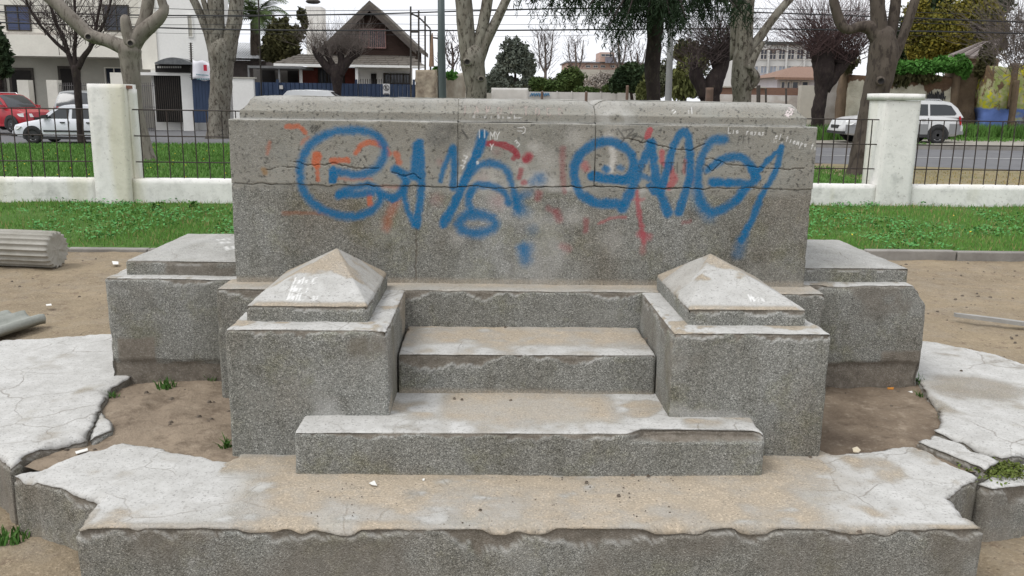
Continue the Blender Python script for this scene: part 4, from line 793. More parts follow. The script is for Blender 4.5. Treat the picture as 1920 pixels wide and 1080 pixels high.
# pebbles and twigs scattered on sand, treads and dirt
V = []; F = []; b = 0
def peb(x, y, z, r):
    global b
    th = np.linspace(0, 6.283, 6)[:-1] + rng.random(); s_ = r * (.6 + .6 * rng.random(5)); V.append(np.r_[np.c_[x + np.cos(th) * s_, y + np.sin(th) * s_, np.full(5, z)], np.c_[x + np.cos(th) * s_ * .6, y + np.sin(th) * s_ * .6, np.full(5, z + r * .7)]])
    i = np.arange(5); F.append(np.stack([i, (i + 1) % 5, 5 + (i + 1) % 5, 5 + i], 1) + b); F.append(np.array([[5, 6, 7, 8], [5, 8, 9, 9]])[:1] + b); b += 10
for _ in range(1500):
    x, y = random.uniform(-5.5, 6), random.uniform(2.2, 9.3)
    if abs(x) < 3.1 and y > 2.6 and y < 5.4: continue
    peb(x, y, gzn(np.array([x]), np.array([y]))[0] - .002, random.choice([.004, .005, .006, .008, .008, .012, .018]))
for _ in range(220): peb(random.uniform(-2.2, 2.2), random.uniform(3.4, 4.3), .194, random.choice([.006, .01, .014]))
for px, z in [((852, 748), G0 + .169), ((866, 750), G0 + .169), ((920, 736), G0 + .169), ((958, 752), G0 + .169), ((1213, 636), G0 + .347), ((765, 619), G0 + .347), ((947, 614), G0 + .347), ((1215, 893), G0), ((1186, 891), G0), ((752, 695), G0 + .175), ((1100, 905), G0), ((900, 958), G0), ((1160, 930), G0), ((1803, 696), G0 + .01), ((1612, 998), G0), ((1519, 858), G0)]: 
    p = gp(*px, z); peb(p.x, p.y, z, .010)
for _ in range(130): p = gp(random.uniform(560, 1400), random.uniform(895, 985), G0); peb(p.x, p.y, G0 - .001, random.choice([.002, .003, .004]))
tag(mesh_np('pebbles', np.concatenate(V), F, M('pebble', (.17, .14, .11), (.08, .065, .05), 25), None, (0, 0, 0), False), kind='stuff')

# ------------------------------------------------------------------ buildings
def pb(name, u0, v0, u1, v1, d, dep, mat, parent=None, mb=None, m=0):
    um, vm = (u0 + u1) / 2, (v0 + (v0 + 60 if v1 is None else v1)) / 2; x0, x1 = at(u0, vm, d).x, at(u1, vm, d).x; z1 = at(um, v0, d).z; z0 = at(um, v1, d).z if v1 is not None else -.6
    b = (mb or MB()).box(x0, x1, d, d + dep, z0, z1, m); return b if mb is not None else b.build(name, mat, parent)
HW = M('house_white', (.78, .75, .67), (.68, .65, .58), 1.2, .9, 30, .2); HW2 = M('house_white_clean', (.83, .82, .79), (.77, .76, .73), 1, .9, 30, .15); HG = M('house_grey_render', (.46, .44, .385), (.38, .365, .32), 1.2, .9, 30, .2)
GLS = gloss('dark_window_glass', (.018, .022, .035), .12, .6); GLB = gloss('blue_curtained_glass', (.03, .045, .11), .2, .5); DARK = M('dark_interior', (.018, .016, .016), (.03, .027, .025), 2, .95); FRM = M('window_frame_white', (.6, .58, .55), (.5, .48, .45), 8); FRD = M('dark_frame', (.05, .045, .04), (.08, .07, .06), 8); NAVY = M('navy_metal', (.020, .038, .085), (.028, .05, .10), 3, .55, 20, .1, .003, .4); BRN = M('brown_cladding', (.060, .036, .028), (.042, .026, .022), 5, .9, 30, .4, .01, stretch=(1, 1, 6)); RSH = M('grey_shingle', (.15, .132, .112), (.095, .083, .07), 3, .9, 18, .5, .02, stretch=(1, 1, 3)); MAROON = M('brick_red_panel', (.15, .038, .026), (.11, .03, .022), 6); TIN = M('pale_tin_roof', (.60, .61, .63), (.48, .49, .50), 2, .5)
def window(parent, u0, v0, u1, v1, d, fr=FRM, gl=GLS, nx=2, nz_=1, bars=0, ft=.06):
    um, vm = (u0 + u1) / 2, (v0 + v1) / 2; x0, x1 = at(u0, vm, d).x, at(u1, vm, d).x; z1, z0 = at(um, v0, d).z, at(um, v1, d).z; m = MB(); y0, y1 = d - .07, d
    for xa, xb, za, zb in ((x0, x1, z1 - ft, z1), (x0, x1, z0, z0 + ft), (x0, x0 + ft, z0 + ft, z1 - ft), (x1 - ft, x1, z0 + ft, z1 - ft)): m.box(xa, xb, y0, y1, za, zb)
    for i in range(1, nx): xx = x0 + (x1 - x0) * i / nx; m.box(xx - ft * .4, xx + ft * .4, y0 + .01, y1, z0 + ft, z1 - ft)
    for i in range(1, nz_): zz = z0 + (z1 - z0) * i / nz_; m.box(x0 + ft, x1 - ft, y0 + .012, y1, zz - ft * .3, zz + ft * .3)
    w = m.build('window', fr, parent); xs = np.linspace(x0 + ft, x1 - ft, nx + 1)
    for i in range(nx): MB().box(xs[i] + ft * .4, xs[i + 1] - ft * .4, d - .022, d - .002, z0 + ft, z1 - ft).build('pane', gl, w)
    if bars:
        m = MB()
        for i in range(bars): xx = x0 + (x1 - x0) * (i + .5) / bars; m.box(xx - .012, xx + .012, d - .13, d - .10, z0 - .03, z1 + .03)
        for zz in (z0, z1): m.box(x0, x1, d - .125, d - .105, zz - .012, zz + .012)
        m.build('window_bars', fr, w)
    return w
def bld(name, u, v, d, label, cat='building'):
    p = at(u, v, d); return empty(name, (p.x, d, float(gz(p.x, d))), label, cat)
# white two-storey house
h = bld('white_house', 200, 236, 48, 'two storey cream white house with blue curtained windows and a projecting upper floor', 'house')
pb('ground_floor_wall', -260, 103, 262, None, 49.4, 7, HG, h); pb('upper_wall', -260, -190, 262, 62, 48, 8.6, HW, h); pb('balcony_band', 14, 66, 236, 106, 47.3, 2.1, HW, h); pb('ledge', -260, 60, 240, 66.5, 47.5, .5, M('patterned_ledge', (.5, .46, .42), (.3, .28, .25), 25), h); pb('side_wing', 262, -190, 391, None, 47, 2.6, HW2, h)
pb('band_left', -260, 66, 14, 103, 48.2, 1.2, HW, h); pb('quoin_strip', 256, -190, 286, 130, 46.93, .06, HW, h)
window(h, 11, 10, 58, 58, 48, FRD, GLB, 2); window(h, 194, 9, 243, 59, 48, FRD, GLS, 2); window(h, 352, 27, 362, 70, 47, HW2, HG, 1, 1, 0, .03)
for a, b, c_, e in [(-20, 128, 12, 200), (20, 127, 66, 230), (112, 124, 152, 232)]: w = pb('door', a, b, c_, e, 49.33, .06, FRD, h); pb('door_panel', a + 5, b + 5, c_ - 5, e, 49.30, .035, DARK, w)
window(h, 197, 126, 233, 160, 49.4, HW, GLS, 2); pb('lintel', 262, 136, 356, 141.5, 46.3, .7, HW2, h); p_ = pb('gate_post', 340, 141.5, 361, None, 46.35, .6, HW2, h); 
g = pb('entrance_gate', 291, 141.5, 340, 229, 46.55, .1, DARK, h); mb = MB(); 
for i in range(12): pb('', 293 + i * 3.9, 143, 294.2 + i * 3.9, 228, 46.5, .05, None, None, mb)
mb.build('gate_bars', FRD, g)
mb = MB(); x0, x1 = at(290, 120, 45.6).x, at(360, 120, 45.6).x; z0, z1, zt_ = at(325, 139, 45.6).z, at(325, 118, 45.6).z, at(325, 107.5, 45.6).z
arc = [(x0 + (x1 - x0) * t, z1 + (zt_ - z1) * math.sin(math.pi * t)) for t in np.linspace(0, 1, 13)]; mb.prism(arc + [(x1, z1 - .06), (x0, z1 - .06)], 1, 45.6, 47.2); aw = mb.build('awning', M('smoked_awning', (.09, .095, .10), (.16, .165, .17), 8, .4), h); pb('awning_front', 291, 121, 359, 136, 46.2, .05, DARK, aw)
mb = MB(); 
for i in range(11): pb('', 295 + i * 4.2, 124, 297.4 + i * 4.2, 127.5, 46.16, .04, None, None, mb)
tag(mb.build('awning_fretwork', FRM, aw), kind='stuff')
fe = bld('front_fence', 200, 238, 45.6, 'thin iron spear fence with cream gateposts in front of the cream house', 'fence')
for a, b in ((34, 55), (89, 109), (208, 236)): pb('gatepost', a, 150 if b < 200 else 136, b, None, 45.5, .5, HW, fe)
mb = MB()
for i in range(46): 
    u = 110 + i * 3.9
    if u < 208 or (236 < u < 291): p = at(u, 155, 45.7); mb.box(p.x - .012, p.x + .012, 45.7, 45.724, -.3, p.z)
for v in (160, 200): 
    for u0, u1 in ((110, 208), (236, 291)): pb('', u0, v, u1, v + 1, 45.69, .03, None, None, mb)
fe2 = mb.build('railing', M('grey_iron', (.16, .15, .15), (.12, .11, .11), 9, .6), fe)
bg_ = bld('blue_gate', 378, 232, 46, 'navy blue sheet metal gate leaf next to the cream house entrance', 'gate')
for i in range(6): pb('board', 362 + i * 6, 148, 367.7 + i * 6, 230, 46.0 + .012 * (i % 2), .05, NAVY, bg_)
pb('gate_frame', 361.5, 146, 398, 149, 45.98, .1, NAVY, bg_); sp = MB().tube([at(357.5, 80, 45.9), at(360, 150, 45.9)], .05, 6)
for i in range(17): v = 82 + i * 4; p = at(357.5 + (v - 80) * .036, v, 45.9); sp.tube([p + Vector((-.11, 0, .03)), p, p + Vector((.11, 0, .03))], .012, 4)
tag(sp.build('spiked_rod', FRD, None, at(360, 150, 45.9)), 'spiked anti-climb rod standing above the blue gate', 'rod')
def flagmat():
    n = N('banner_cloth'); c = n.mix(n.ramp(n.noise(2, 3), [(.4, 0), (.7, .5)]), (.72, .71, .75), (.58, .57, .62)); return n.done(c, .8)
bn = MB(); pts = [[at(361 + (37 + 3 * t) * s, 112 + 6 * s + (36 - 2 * s) * t + 2 * math.sin(s * 9 + t * 3), 45.6 - .08 * math.sin(7 * s)) for s in np.linspace(0, 1, 9)] for t in np.linspace(0, 1, 7)]
bn.add([p for r_ in pts for p in r_], [(i * 9 + j, i * 9 + j + 1, i * 9 + j + 10, i * 9 + j + 9) for i in range(6) for j in range(8)]); b_o = bn.build('banner', flagmat(), None, at(380, 150, 45.6), True); sm = b_o.modifiers.new('s', 'SOLIDIFY'); sm.thickness = .012; tag(b_o, 'white banner with a red square hung above the navy blue gate', 'banner')
pb('banner_print', 381.5, 121.5, 388, 133, 45.42, .01, M('banner_red', (.5, .03, .06), (.4, .03, .05), 9), b_o); mb = MB()
for i in range(9): pb('', 368 + i * 2.6, 138.5 + .2 * i, 369.8 + i * 2.6, 141 + .2 * i, 45.42, .01, None, None, mb)
for i in range(6): pb('', 369 + i * 4, 147, 371.6 + i * 4, 149.5, 45.42, .01, None, None, mb)
tag(mb.build('banner_lettering', M('banner_text', (.12, .25, .28), (.1, .2, .22), 9), b_o), kind='stuff')
# shed, side wall, white tower
sw = bld('white_side_wall', 455, 206, 43, 'white plastered boundary wall behind the mottled plane tree', 'wall'); pb('wall', 436, 147, 476, None, 43, .25, HW2, sw); pb('coping', 434, 144.5, 478, 147, 42.95, .35, HG, sw)
sh = bld('low_shed', 470, 150, 57, 'low shed with a pale tin roof beside the palm', 'shed'); mb = MB(); zb, za = at(470, 110, 57).z, at(470, 73, 57).z; xa, xb = at(392, 90, 57).x, at(506, 90, 57).x; k = 9
for i in range(24):
    x = xa + (xb - xa) * i / 24; mb.add([(x + .01, 57, zb), (x + (xb - xa) / 24 - .02, 57, zb), (x + (xb - xa) / 24 - .02, 61, za), (x + .01, 61, za), (x + .01, 57, zb - .1), (x + (xb - xa) / 24 - .02, 57, zb - .1), (x + (xb - xa) / 24 - .02, 61, za - .1), (x + .01, 61, za - .1)], [(0, 1, 2, 3), (4, 7, 6, 5), (0, 4, 5, 1), (1, 5, 6, 2), (2, 6, 7, 3), (3, 7, 4, 0)])
mb.build('roof', TIN, sh); pb('wall', 394, 113, 500, None, 57.6, 3, M('shed_wall', (.13, .11, .11), (.09, .08, .08), 3), sh); pb('gutter', 392, 109, 506, 112.5, 56.9, .12, DARK, sh)
tw = bld('white_tower', 588, 60, 75, 'pale rendered tower block rising behind the bare pollarded tree', 'building'); pb('wall', 573, 12, 603, None, 75, 2, HW2, tw)
# brown A-frame house
h = bld('gabled_house', 690, 180, 50, 'dark brown gabled house with a barred upper window and a grey shingled porch roof', 'house')
ap, lf_, rt = at(696, 12, 50), at(588, 122, 50), at(771, 84, 50); ll = Vector((ap.x - (rt.x - ap.x), 50, rt.z)); zp_ = at(680, 104, 50).z
slope = (ap.z - rt.z) / (rt.x - ap.x); xl = ap.x - (ap.z - zp_) / slope
MB().prism([(ap.x, ap.z - .1), (rt.x - .05, rt.z), (rt.x - .05, zp_ - .4), (xl + .1, zp_ - .4)], 1, 50, 58).build('gable_wall', BRN, h)
mb = MB()
for i in range(19): zz = zp_ + (ap.z - zp_) * i / 19; hw_ = (ap.z - .25 - zz) / slope; mb.box(ap.x - hw_ + .12, min(ap.x + hw_ - .12, rt.x - .06), 49.965, 49.998, zz + .03, zz + .155)
mb.build('cladding_boards', BRN, h)
tt = .24
MB().prism([(ap.x, ap.z + tt), (rt.x + .35, rt.z - .35 * slope + tt), (rt.x + .35, rt.z - .35 * slope), (ap.x, ap.z)], 1, 49.3, 58.5).build('roof_slope', RSH, h); MB().prism([(ap.x, ap.z + tt), (ap.x, ap.z), (xl - .2, zp_ - .2 * slope), (xl - .2, zp_ - .2 * slope + tt)], 1, 49.3, 58.5).build('roof_slope', RSH, h)
bgm = M('bargeboard', (.10, .085, .075), (.07, .06, .055), 5)
MB().prism([(ap.x, ap.z + .02), (rt.x + .33, rt.z - .33 * slope + .02), (rt.x + .33, rt.z - .33 * slope - .22), (ap.x, ap.z - .3), (xl - .2, zp_ - .2 * slope - .3), (xl - .2, zp_ - .2 * slope + .02)], 1, 49.22, 49.297).build('bargeboard', bgm, h)
window(h, 674, 55, 724, 90, 49.96, M('pale_pink_frame', (.42, .27, .25), (.36, .2, .18), 8), GLS, 3, 1, 14, .05)
# porch roof: a long hipped slope in front of the gable wall
zt_, ze = at(680, 104, 50).z, at(660, 121, 47).z
def hip(name, xa, xb, xta, xtb, mat): m = MB(); m.add([(xa, 47, ze), (xb, 47, ze), (xtb, 49.9, zt_), (xta, 49.9, zt_), (xa, 47, ze - .12), (xb, 47, ze - .12), (xtb, 49.9, zt_ - .12), (xta, 49.9, zt_ - .12)], [(0, 1, 2, 3), (4, 7, 6, 5), (0, 4, 5, 1), (1, 5, 6, 2), (2, 6, 7, 3), (3, 7, 4, 0)]); return m.build(name, mat, h)
xa, xb = at(512, 120, 47).x, at(797, 120, 47).x; hip('porch_roof', xa, xb, at(562, 105, 49.9).x, at(772, 105, 49.9).x, RSH); 
mb = MB()
for r_ in range(5):
    t0 = r_ / 5; z0, y0 = ze + (zt_ - ze) * t0, 47 + 2.9 * t0; x_ = xa + (at(562, 105, 49.9).x - xa) * t0 + .1
    while x_ < xb - .6 - .5 * t0: L = random.uniform(.35, .6); mb.add([(x_, y0, z0 + .045), (x_ + L - .03, y0, z0 + .045 + random.uniform(-.012, .012)), (x_ + L - .03, y0 + .56, z0 + .015 + (zt_ - ze) / 5), (x_, y0 + .56, z0 + .015 + (zt_ - ze) / 5), (x_, y0, z0 + .004), (x_ + L - .03, y0, z0 + .004)], [(0, 1, 2, 3), (0, 4, 5, 1)]); x_ += L
tag(mb.build('shingles', RSH, h, recalc=False), kind='stuff')
pb('fascia', 513, 121, 797, 125.5, 46.9, .09, HW2, h)
pb('porch_wall', 560, 126, 670, None, 49.2, .6, M('dark_brick', (.12, .045, .032), (.09, .035, .028), 7), h); pb('porch_wall', 670, 126, 772, None, 48.6, .6, HW2, h)
for a, b in ((566, 596), (647, 668)): pb('shutter', a, 127, b, 158, 49.1, .08, MAROON, h)
window(h, 597, 128, 646, 158, 49.2, FRD, GLS, 3, 1, 8); window(h, 719, 138, 770, 158, 48.6, FRD, GLS, 4, 1, 9); pb('door', 696, 138, 706, 180, 48.55, .05, DARK, h)
for u in (564, 669): pb('porch_post', u - 2.5, 125.5, u + 2.5, None, 47.1, .14, HW2, h)
cp = bld('carport', 520, 180, 46.5, 'dark open carport with a flat roof beside the gabled house', 'carport'); pb('roof', 464, 123.5, 566, 128, 46, 4, M('carport_sheet', (.20, .20, .20), (.14, .14, .14), 3), cp); pb('back_wall', 476, 128, 562, None, 50.2, .2, M('carport_wall', (.20, .185, .17), (.13, .12, .11), 1.5), cp); pb('interior_shade_sheet', 492, 131, 516, None, 50.12, .06, DARK, cp); pb('interior_shade_sheet', 540, 131, 561, None, 50.12, .06, DARK, cp)  # dark sheets on the back wall paint in the carport's shaded interior
for u in (467, 524): pb('post', u - 1.6, 127, u + 1.6, None, 46.1, .1, M('carport_post', (.22, .22, .22), (.16, .16, .16), 5), cp)
bf = bld('blue_fence', 630, 184, 44, 'long navy blue sheet metal fence and gates in front of the gabled house', 'fence')
bd = None; u = 478
while u < 776:
    p = at(u, 154, 44); q = at(u + 8.3, 154, 44)
    if bd is None: bd = MB().prism([(0, 0), (.05, -.03), (.17, -.03), (q.x - p.x - .004, 0), (q.x - p.x - .004, .03), (0, .03)], 2, -.4, p.z).build('board', NAVY); bd.parent = bf; bd.location = Vector((p.x, 44, 0)) - wloc(bf)
    else: copyobj(bd, bf, Vector((p.x, 44, 0)) - wloc(bf))
    u += 8.4
for u in (521, 668, 776): pb('post', u - 2, 149, u + 2, None, 43.9, .12, NAVY, bf)
mb = MB()
for i in range(24): u = 672 + i * 4.3; p = at(u, 148, 44.02); mb.box(p.x - .014, p.x + .014, 44.02, 44.05, p.z - .3, p.z); 
mb.build('spikes', DARK, bf); pb('letter_box', 524, 160, 530, 167, 43.85, .09, FRM, bf); pb('door_latch', 538, 171, 546, 172.6, 43.9, .06, FRM, bf)
sg = pb('no_parking_sign', 718, 157, 731, 177, 43.8, .02, M('sign_white', (.72, .71, .70), (.66, .65, .64), 9)); tag(sg, 'white no parking sign with a crossed black E on the navy fence', 'sign')
mb = MB(); cc = at(724.3, 164.5, 43.78); 
for i in range(20): a, b = 2 * math.pi * i / 20, 2 * math.pi * (i + 1) / 20; mb.add([(cc.x + r_ * math.cos(t), 43.78, cc.z + r_ * math.sin(t)) for r_, t in ((.12, a), (.12, b), (.145, b), (.145, a))], [(0, 1, 2, 3)])
for x0, z0, x1, z1 in ((-.05, -.08, -.02, .08), (-.02, .055, .06, .08), (-.02, -.012, .04, .012), (-.02, -.08, .06, -.055)): mb.box(cc.x + x0, cc.x + x1, 43.775, 43.785, cc.z + z0, cc.z + z1)
mb.tube([(cc.x - .09, 43.77, cc.z + .09), (cc.x + .09, 43.77, cc.z - .09)], .012, 4); mb.box(cc.x - .12, cc.x + .12, 43.775, 43.79, cc.z - .30, cc.z - .27); mb.build('sign_print', DARK, sg, recalc=False)
# mud column, mud wall and wire mesh frame beside it
ADB = M('adobe', (.20, .145, .095), (.125, .09, .062), 2.5, .95, 12, .8, .04); ADP = M('adobe_plaster', (.42, .36, .27), (.13, .095, .068), 2.6, .95, 14, .6, .03)
def lumpy(name, u0, v0, u1, v1, d, dep, mat, parent, amp=.12, res=.16, rag=.0, base=None):
    um, vm = (u0 + u1) / 2, (v0 + (v0 + 60 if v1 is None else v1)) / 2; x0, x1 = at(u0, vm, d).x, at(u1, vm, d).x; z1 = at(um, v0, d).z; z0 = at(um, v1, d).z if v1 is not None else -.4
    V, F, Nn = grid_box(axis(x0, x1, res, False), axis(d, d + dep, res * 2, False), axis(z0, z1, res, False)); P = V + Nn * ((fbm(V, .9, 3, 7) - .5) * amp * 1.5 + (fbm(V, 4, 3, 8) - .5) * amp * .7)[:, None]
    if rag: P[:, 2] -= rag * np.maximum(0, n1(V[:, 0], .8, 4, 3) * 1.6 - .5) * (V[:, 2] - z0) / (z1 - z0)
    return mesh_np(name, P, [F], mat, parent, None if parent else (0, d, 0), True)
tag(lumpy('mud_column', 779, 127, 817, None, 42.5, 1, ADP, None, .2, .12, .3), 'thick crumbling mud plaster column at the end of the navy fence', 'column'); tag(lumpy('mud_wall', 815, 134, 872, None, 44, .6, M('peeling_mud', (.46, .43, .36), (.20, .155, .11), 1.1, .95, 12, .7, .03, stretch=(1.5, 1, .5)), None, .15, .15, .5), 'peeling mud wall behind the dark lamp post', 'wall')
fm = bld('mesh_frame', 790, 128, 43, 'tall thin steel frame of posts and wire mesh above the mud column', 'frame'); mb = MB()
for u, v0 in ((770, 12), (785, 20), (797, 30), (807, 55), (822, 62)): mb.tube([at(u, v0, 43), at(u + .4, 185, 43)], .045, 6)
for a, b in (((770, 25), (785, 32)), ((785, 32), (807, 54)), ((807, 70), (822, 72)), ((770, 60), (785, 60))): mb.tube([at(*a, 43), at(*b, 43)], .04, 6)
mb.build('posts', FRD, fm); mb = MB()
for i in range(16): v = 36 + i * 6; mb.tube([at(770, v, 43.02), at(785, v, 43.02), at(797, v + 1, 43.02)], .006, 3, False)
mb.build('wire_mesh', FRD, fm); tag(MB().tube([at(809, 125, 42.6), at(809.5, 92, 42.6), at(810.5, 62, 42.6)], [.13, .09, .03], 6).build('wooden_stake', M('stake_wood', (.26, .17, .11), (.18, .12, .08), 8), None, at(809, 125, 42.6)), 'pointed wooden stake standing on the mud column', 'stake')
# far white wall of concrete panels
CP = M('white_panel', (.60, .59, .57), (.45, .44, .42), 1, .9, 20, .3); pw = bld('panel_wall', 1080, 190, 62, 'long low wall of whitewashed concrete panels far beyond the street', 'wall')
u = 990
while u < 1200: pb('panel', u + .6, 172 + (u - 990) * .012, u + 26, None, 62, .12, CP, pw); pb('post', u - 1.2, 170 + (u - 990) * .012, u + .6, None, 61.95, .2, CP, pw); u += 27.2
lumpy('gable_panel', 921, 165, 990, None, 61, .3, M('stained_white', (.66, .65, .62), (.5, .49, .46), .8), pw, .06); mb = MB()
for k in range(8): a = crom([(994 + k * 4.4, 181 - 3 * (k % 2)), (997 + k * 4.4, 175), (999 + k * 4.4, 180)], 3); mb.tube([at(q[0], q[1], 61.93) for q in a], .05, 4)
mb.build('graffiti', M('pale_blue_paint', (.10, .22, .36), (.08, .18, .3), 5), pw); pb('wall', 860, 174, 922, None, 63, .3, HG, pw)
for lb, u, v in (('short wooden post before the stained white panel', 1016, 171), ('stub of a post at the middle of the panel wall', 1099, 172), ('mossy wooden post near the right end of the panel wall', 1176, 160), ('squat brown timber post between the utility pole and the dark pollard', 1331, 164)):
    w_ = 5.5 if v == 164 else 2; o = lumpy('wooden_post', u - w_, v, u + w_, None, 28 if v == 164 else 55, .3, M('post_wood', (.17, .11, .085), (.11, .08, .06), 6, .9), None, .03, .1); tag(o, lb, 'post', 'wooden posts beyond the monument')
# pink apartment block
b = bld('apartment_block', 1130, 130, 150, 'distant pinkish apartment block with a rooftop tower between bare trees'); PK = M('pinkish_render', (.50, .33, .27), (.42, .33, .29), .4); pb('wall', 1063, 118, 1210, None, 150, 12, PK, b); pb('roof', 1061, 116, 1212, 118.6, 149.5, 13, M('grey_roof', (.22, .22, .24), (.18, .18, .2), 1), b); pb('lower_wall', 1085, 131, 1210, None, 149.6, .4, HG, b)
t = pb('tower', 1125, 98, 1152, 116, 149, 6, PK, b); pb('tower_wall', 1136, 107, 1156, 118, 148, 4, M('slate_grey', (.2, .2, .24), (.16, .16, .19), 1), b); window(t, 1127, 101, 1150, 106, 149, FRM, GLS, 3); 
for u in (1098, 1112, 1126, 1144, 1160): window(b, u, 122, u + 9, 127, 149.9, FRM, GLS, 2)
# school
LIL = M('lilac_render', (.44, .435, .50), (.38, .375, .44), .8, .9); SCH = M('school_white', (.58, .58, .57), (.50, .50, .49), .5); b = bld('school_building', 1470, 170, 80, 'three storey white building with rows of windows and a flat dark roof edge'); pb('wall', 1405, 84, 1540, None, 80, 10, SCH, b); pb('roof_edge', 1440, 78, 1505, 84, 79.7, 10, M('dark_roof_edge', (.07, .075, .07), (.05, .055, .05), 1), b); pb('lower_wall', 1412, 139, 1470, None, 79.4, .5, LIL, b)
for u in range(1408, 1530, 17): window(b, u, 92, u + 14, 112, 80, FRM, GLS, 2, 2); window(b, u, 123, u + 14, 138, 80, FRM, M('light_glass', (.32, .35, .40), (.25, .28, .33), 1, .3), 2, 1)
for u in range(1406, 1540, 34): pb('pier', u - 1, 84, u + 1.5, 165, 79.7, .25, SCH, b)
mb = MB(); p = at(1433, 72, 80); 
for i in range(16): a, c2 = 2 * math.pi * i / 16, 2 * math.pi * (i + 1) / 16; mb.tube([(p.x + .28 * math.cos(a), 80, p.z + .28 * math.sin(a)), (p.x + .28 * math.cos(c2), 80, p.z + .28 * math.sin(c2))], .05, 5)
pb('', 1426, 70, 1428, 78, 80, .1, None, None, mb); pb('', 1438, 69, 1440, 78, 80, .1, None, None, mb); mb.build('roof_emblem', FRD, b)
b = bld('lilac_house', 1488, 185, 62, 'low lilac white house with four small dark windows and a brown hipped roof', 'house'); pb('wall', 1456, 144, 1535, None, 62, 6, M('lilac_white', (.54, .52, .55), (.48, .46, .5), 1), b); mb = MB(); z0, z1 = at(1490, 145, 61.4).z, at(1490, 128, 63).z; mb.add([(at(1453, 145, 61.4).x, 61.4, z0), (at(1540, 145, 61.4).x, 61.4, z0), (at(1540, 128, 64).x, 65, z1 + .2), (at(1497, 128, 64).x, 65, z1 + .2), (at(1453, 145, 61.4).x, 68, z0), (at(1453, 145, 61.4).x, 61.4, z0 - .16), (at(1540, 145, 61.4).x, 61.4, z0 - .16)], [(0, 1, 2, 3), (0, 3, 4), (0, 5, 6, 1)]); mb.build('roof', M('brown_tile', (.27, .17, .125), (.2, .13, .10), 3, .9, 12, .6, .03, stretch=(3, 3, 1)), b, recalc=False)
for u0, u1 in ((1463, 1472.5), (1474, 1482), (1484, 1497.5), (1502, 1516)): window(b, u0, 152, u1, 168, 62, FRM, GLS, 1, 1, 0, .07)
bw = bld('brick_wall', 1430, 192, 48, 'low wall with a brown brick top and whitewashed lower half behind the monument', 'wall'); pb('brick_top', 1330, 164, 1525, 178, 48, .35, M('brick_brown', (.22, .125, .09), (.16, .10, .075), 7, .9, 18, .5, .02, stretch=(1, 1, 3)), bw); pb('white_lower', 1330, 178.6, 1525, None, 47.95, .4, M('worn_whitewash', (.60, .59, .57), (.38, .33, .29), 1.6), bw); pb('coping', 1330, 162, 1437, 164.4, 47.9, .5, HG, bw); pb('end_pier', 1501, 160, 1532, None, 47, .5, HG, bw)
for u in (1422, 1436, 1474): tag(MB().tube([at(u, 166 if u != 1422 else 160, 46), at(u, 200, 46)], .05 if u != 1422 else .1, 6).build('thin_post', FRD, None, at(u, 190, 46)), {1422: 'dark wooden stake in front of the brick topped wall', 1436: 'thin dark post just right of the dark stake by the brick topped wall', 1474: 'thin dark post before the whitewashed wall under the lilac house'}[u], 'post')
# ruined adobe with peeling plaster, creeper on top
def ruin_mat():
    n = N('adobe_with_peeling_plaster'); P = n.pos; c = n.mix(n.ramp(n.noise(1.6, 6, n.scale(P, (1, 1, 1.4)), .7), [(.3, 0), (.7, 1)]), (.185, .115, .072), (.10, .065, .045)); c = n.mix(n.ramp(n.noise(9, 4), [(.5, 0), (.75, .5)]), c, (.25, .17, .11))
    z = n.sep(P)[2]; k = n.math('ADD', n.noise(.7, 6, n.scale(P, (1.3, 1, .35)), .62), .12); k = n.math('SUBTRACT', k, n.ramp(n.math('MULTIPLY', z, .25), [(.50, 0), (.70, .42)]))
    pl = n.mix(n.ramp(n.noise(3, 5, None, .6), [(.35, 0), (.7, 1)]), (.60, .57, .46), (.44, .40, .31)); c = n.mix(n.ramp(k, [(.43, 0), (.455, 1)]), c, pl); return n.done(c, .95, n.noise(8, 6, n.scale(P, (1, 1, 2)), .7), .8, .05, .1)
RUIN = ruin_mat(); ru = bld('ruined_wall', 1700, 240, 38, 'long ruined adobe wall with peeling cream plaster and a dark scribble', 'wall'); lumpy('wall', 1592, 140, 1792, None, 38, .7, RUIN, ru, .2, .16, .25); lumpy('plaster_wall', 1544, 146, 1586, None, 39.5, .5, M('grey_flaking', (.48, .46, .44), (.34, .31, .28), 2, .95, 14, .5, .02), ru, .12, .16, .3); lumpy('mud_pier', 1581, 128, 1594, None, 38.2, .6, ADB, ru, .12)
lumpy('mud_pier', 1788, 122, 1800, None, 37.9, .8, ADB, ru, .12); mb = MB()
for k in range(9): a = crom([(1738 + k * 3.6, 189), (1739.5 + k * 3.6, 176 - 3 * (k % 3)), (1742 + k * 3.6, 187), (1744 + k * 3.6, 180)], 3); mb.tube([at(q[0], q[1], 37.86) for q in a], .022, 4)
mb.tube([at(1759, 172, 37.85), at(1759, 189, 37.85)], .06, 5); mb.build('graffiti', M('black_spray', (.035, .035, .04), (.06, .06, .06), 9), ru)
for k in range(4): rr = lumpy('adobe_course', 1792 + k * 2, 108 + 10 * (k % 2), 1868 - 8 * k, None, 38.3 + .25 * k, .3, ADB, ru, .22, .15, .6)
mu = bld('painted_ruin', 1890, 228, 37.5, 'ruined adobe wall with flaking yellow paint and a blue painted base', 'wall')
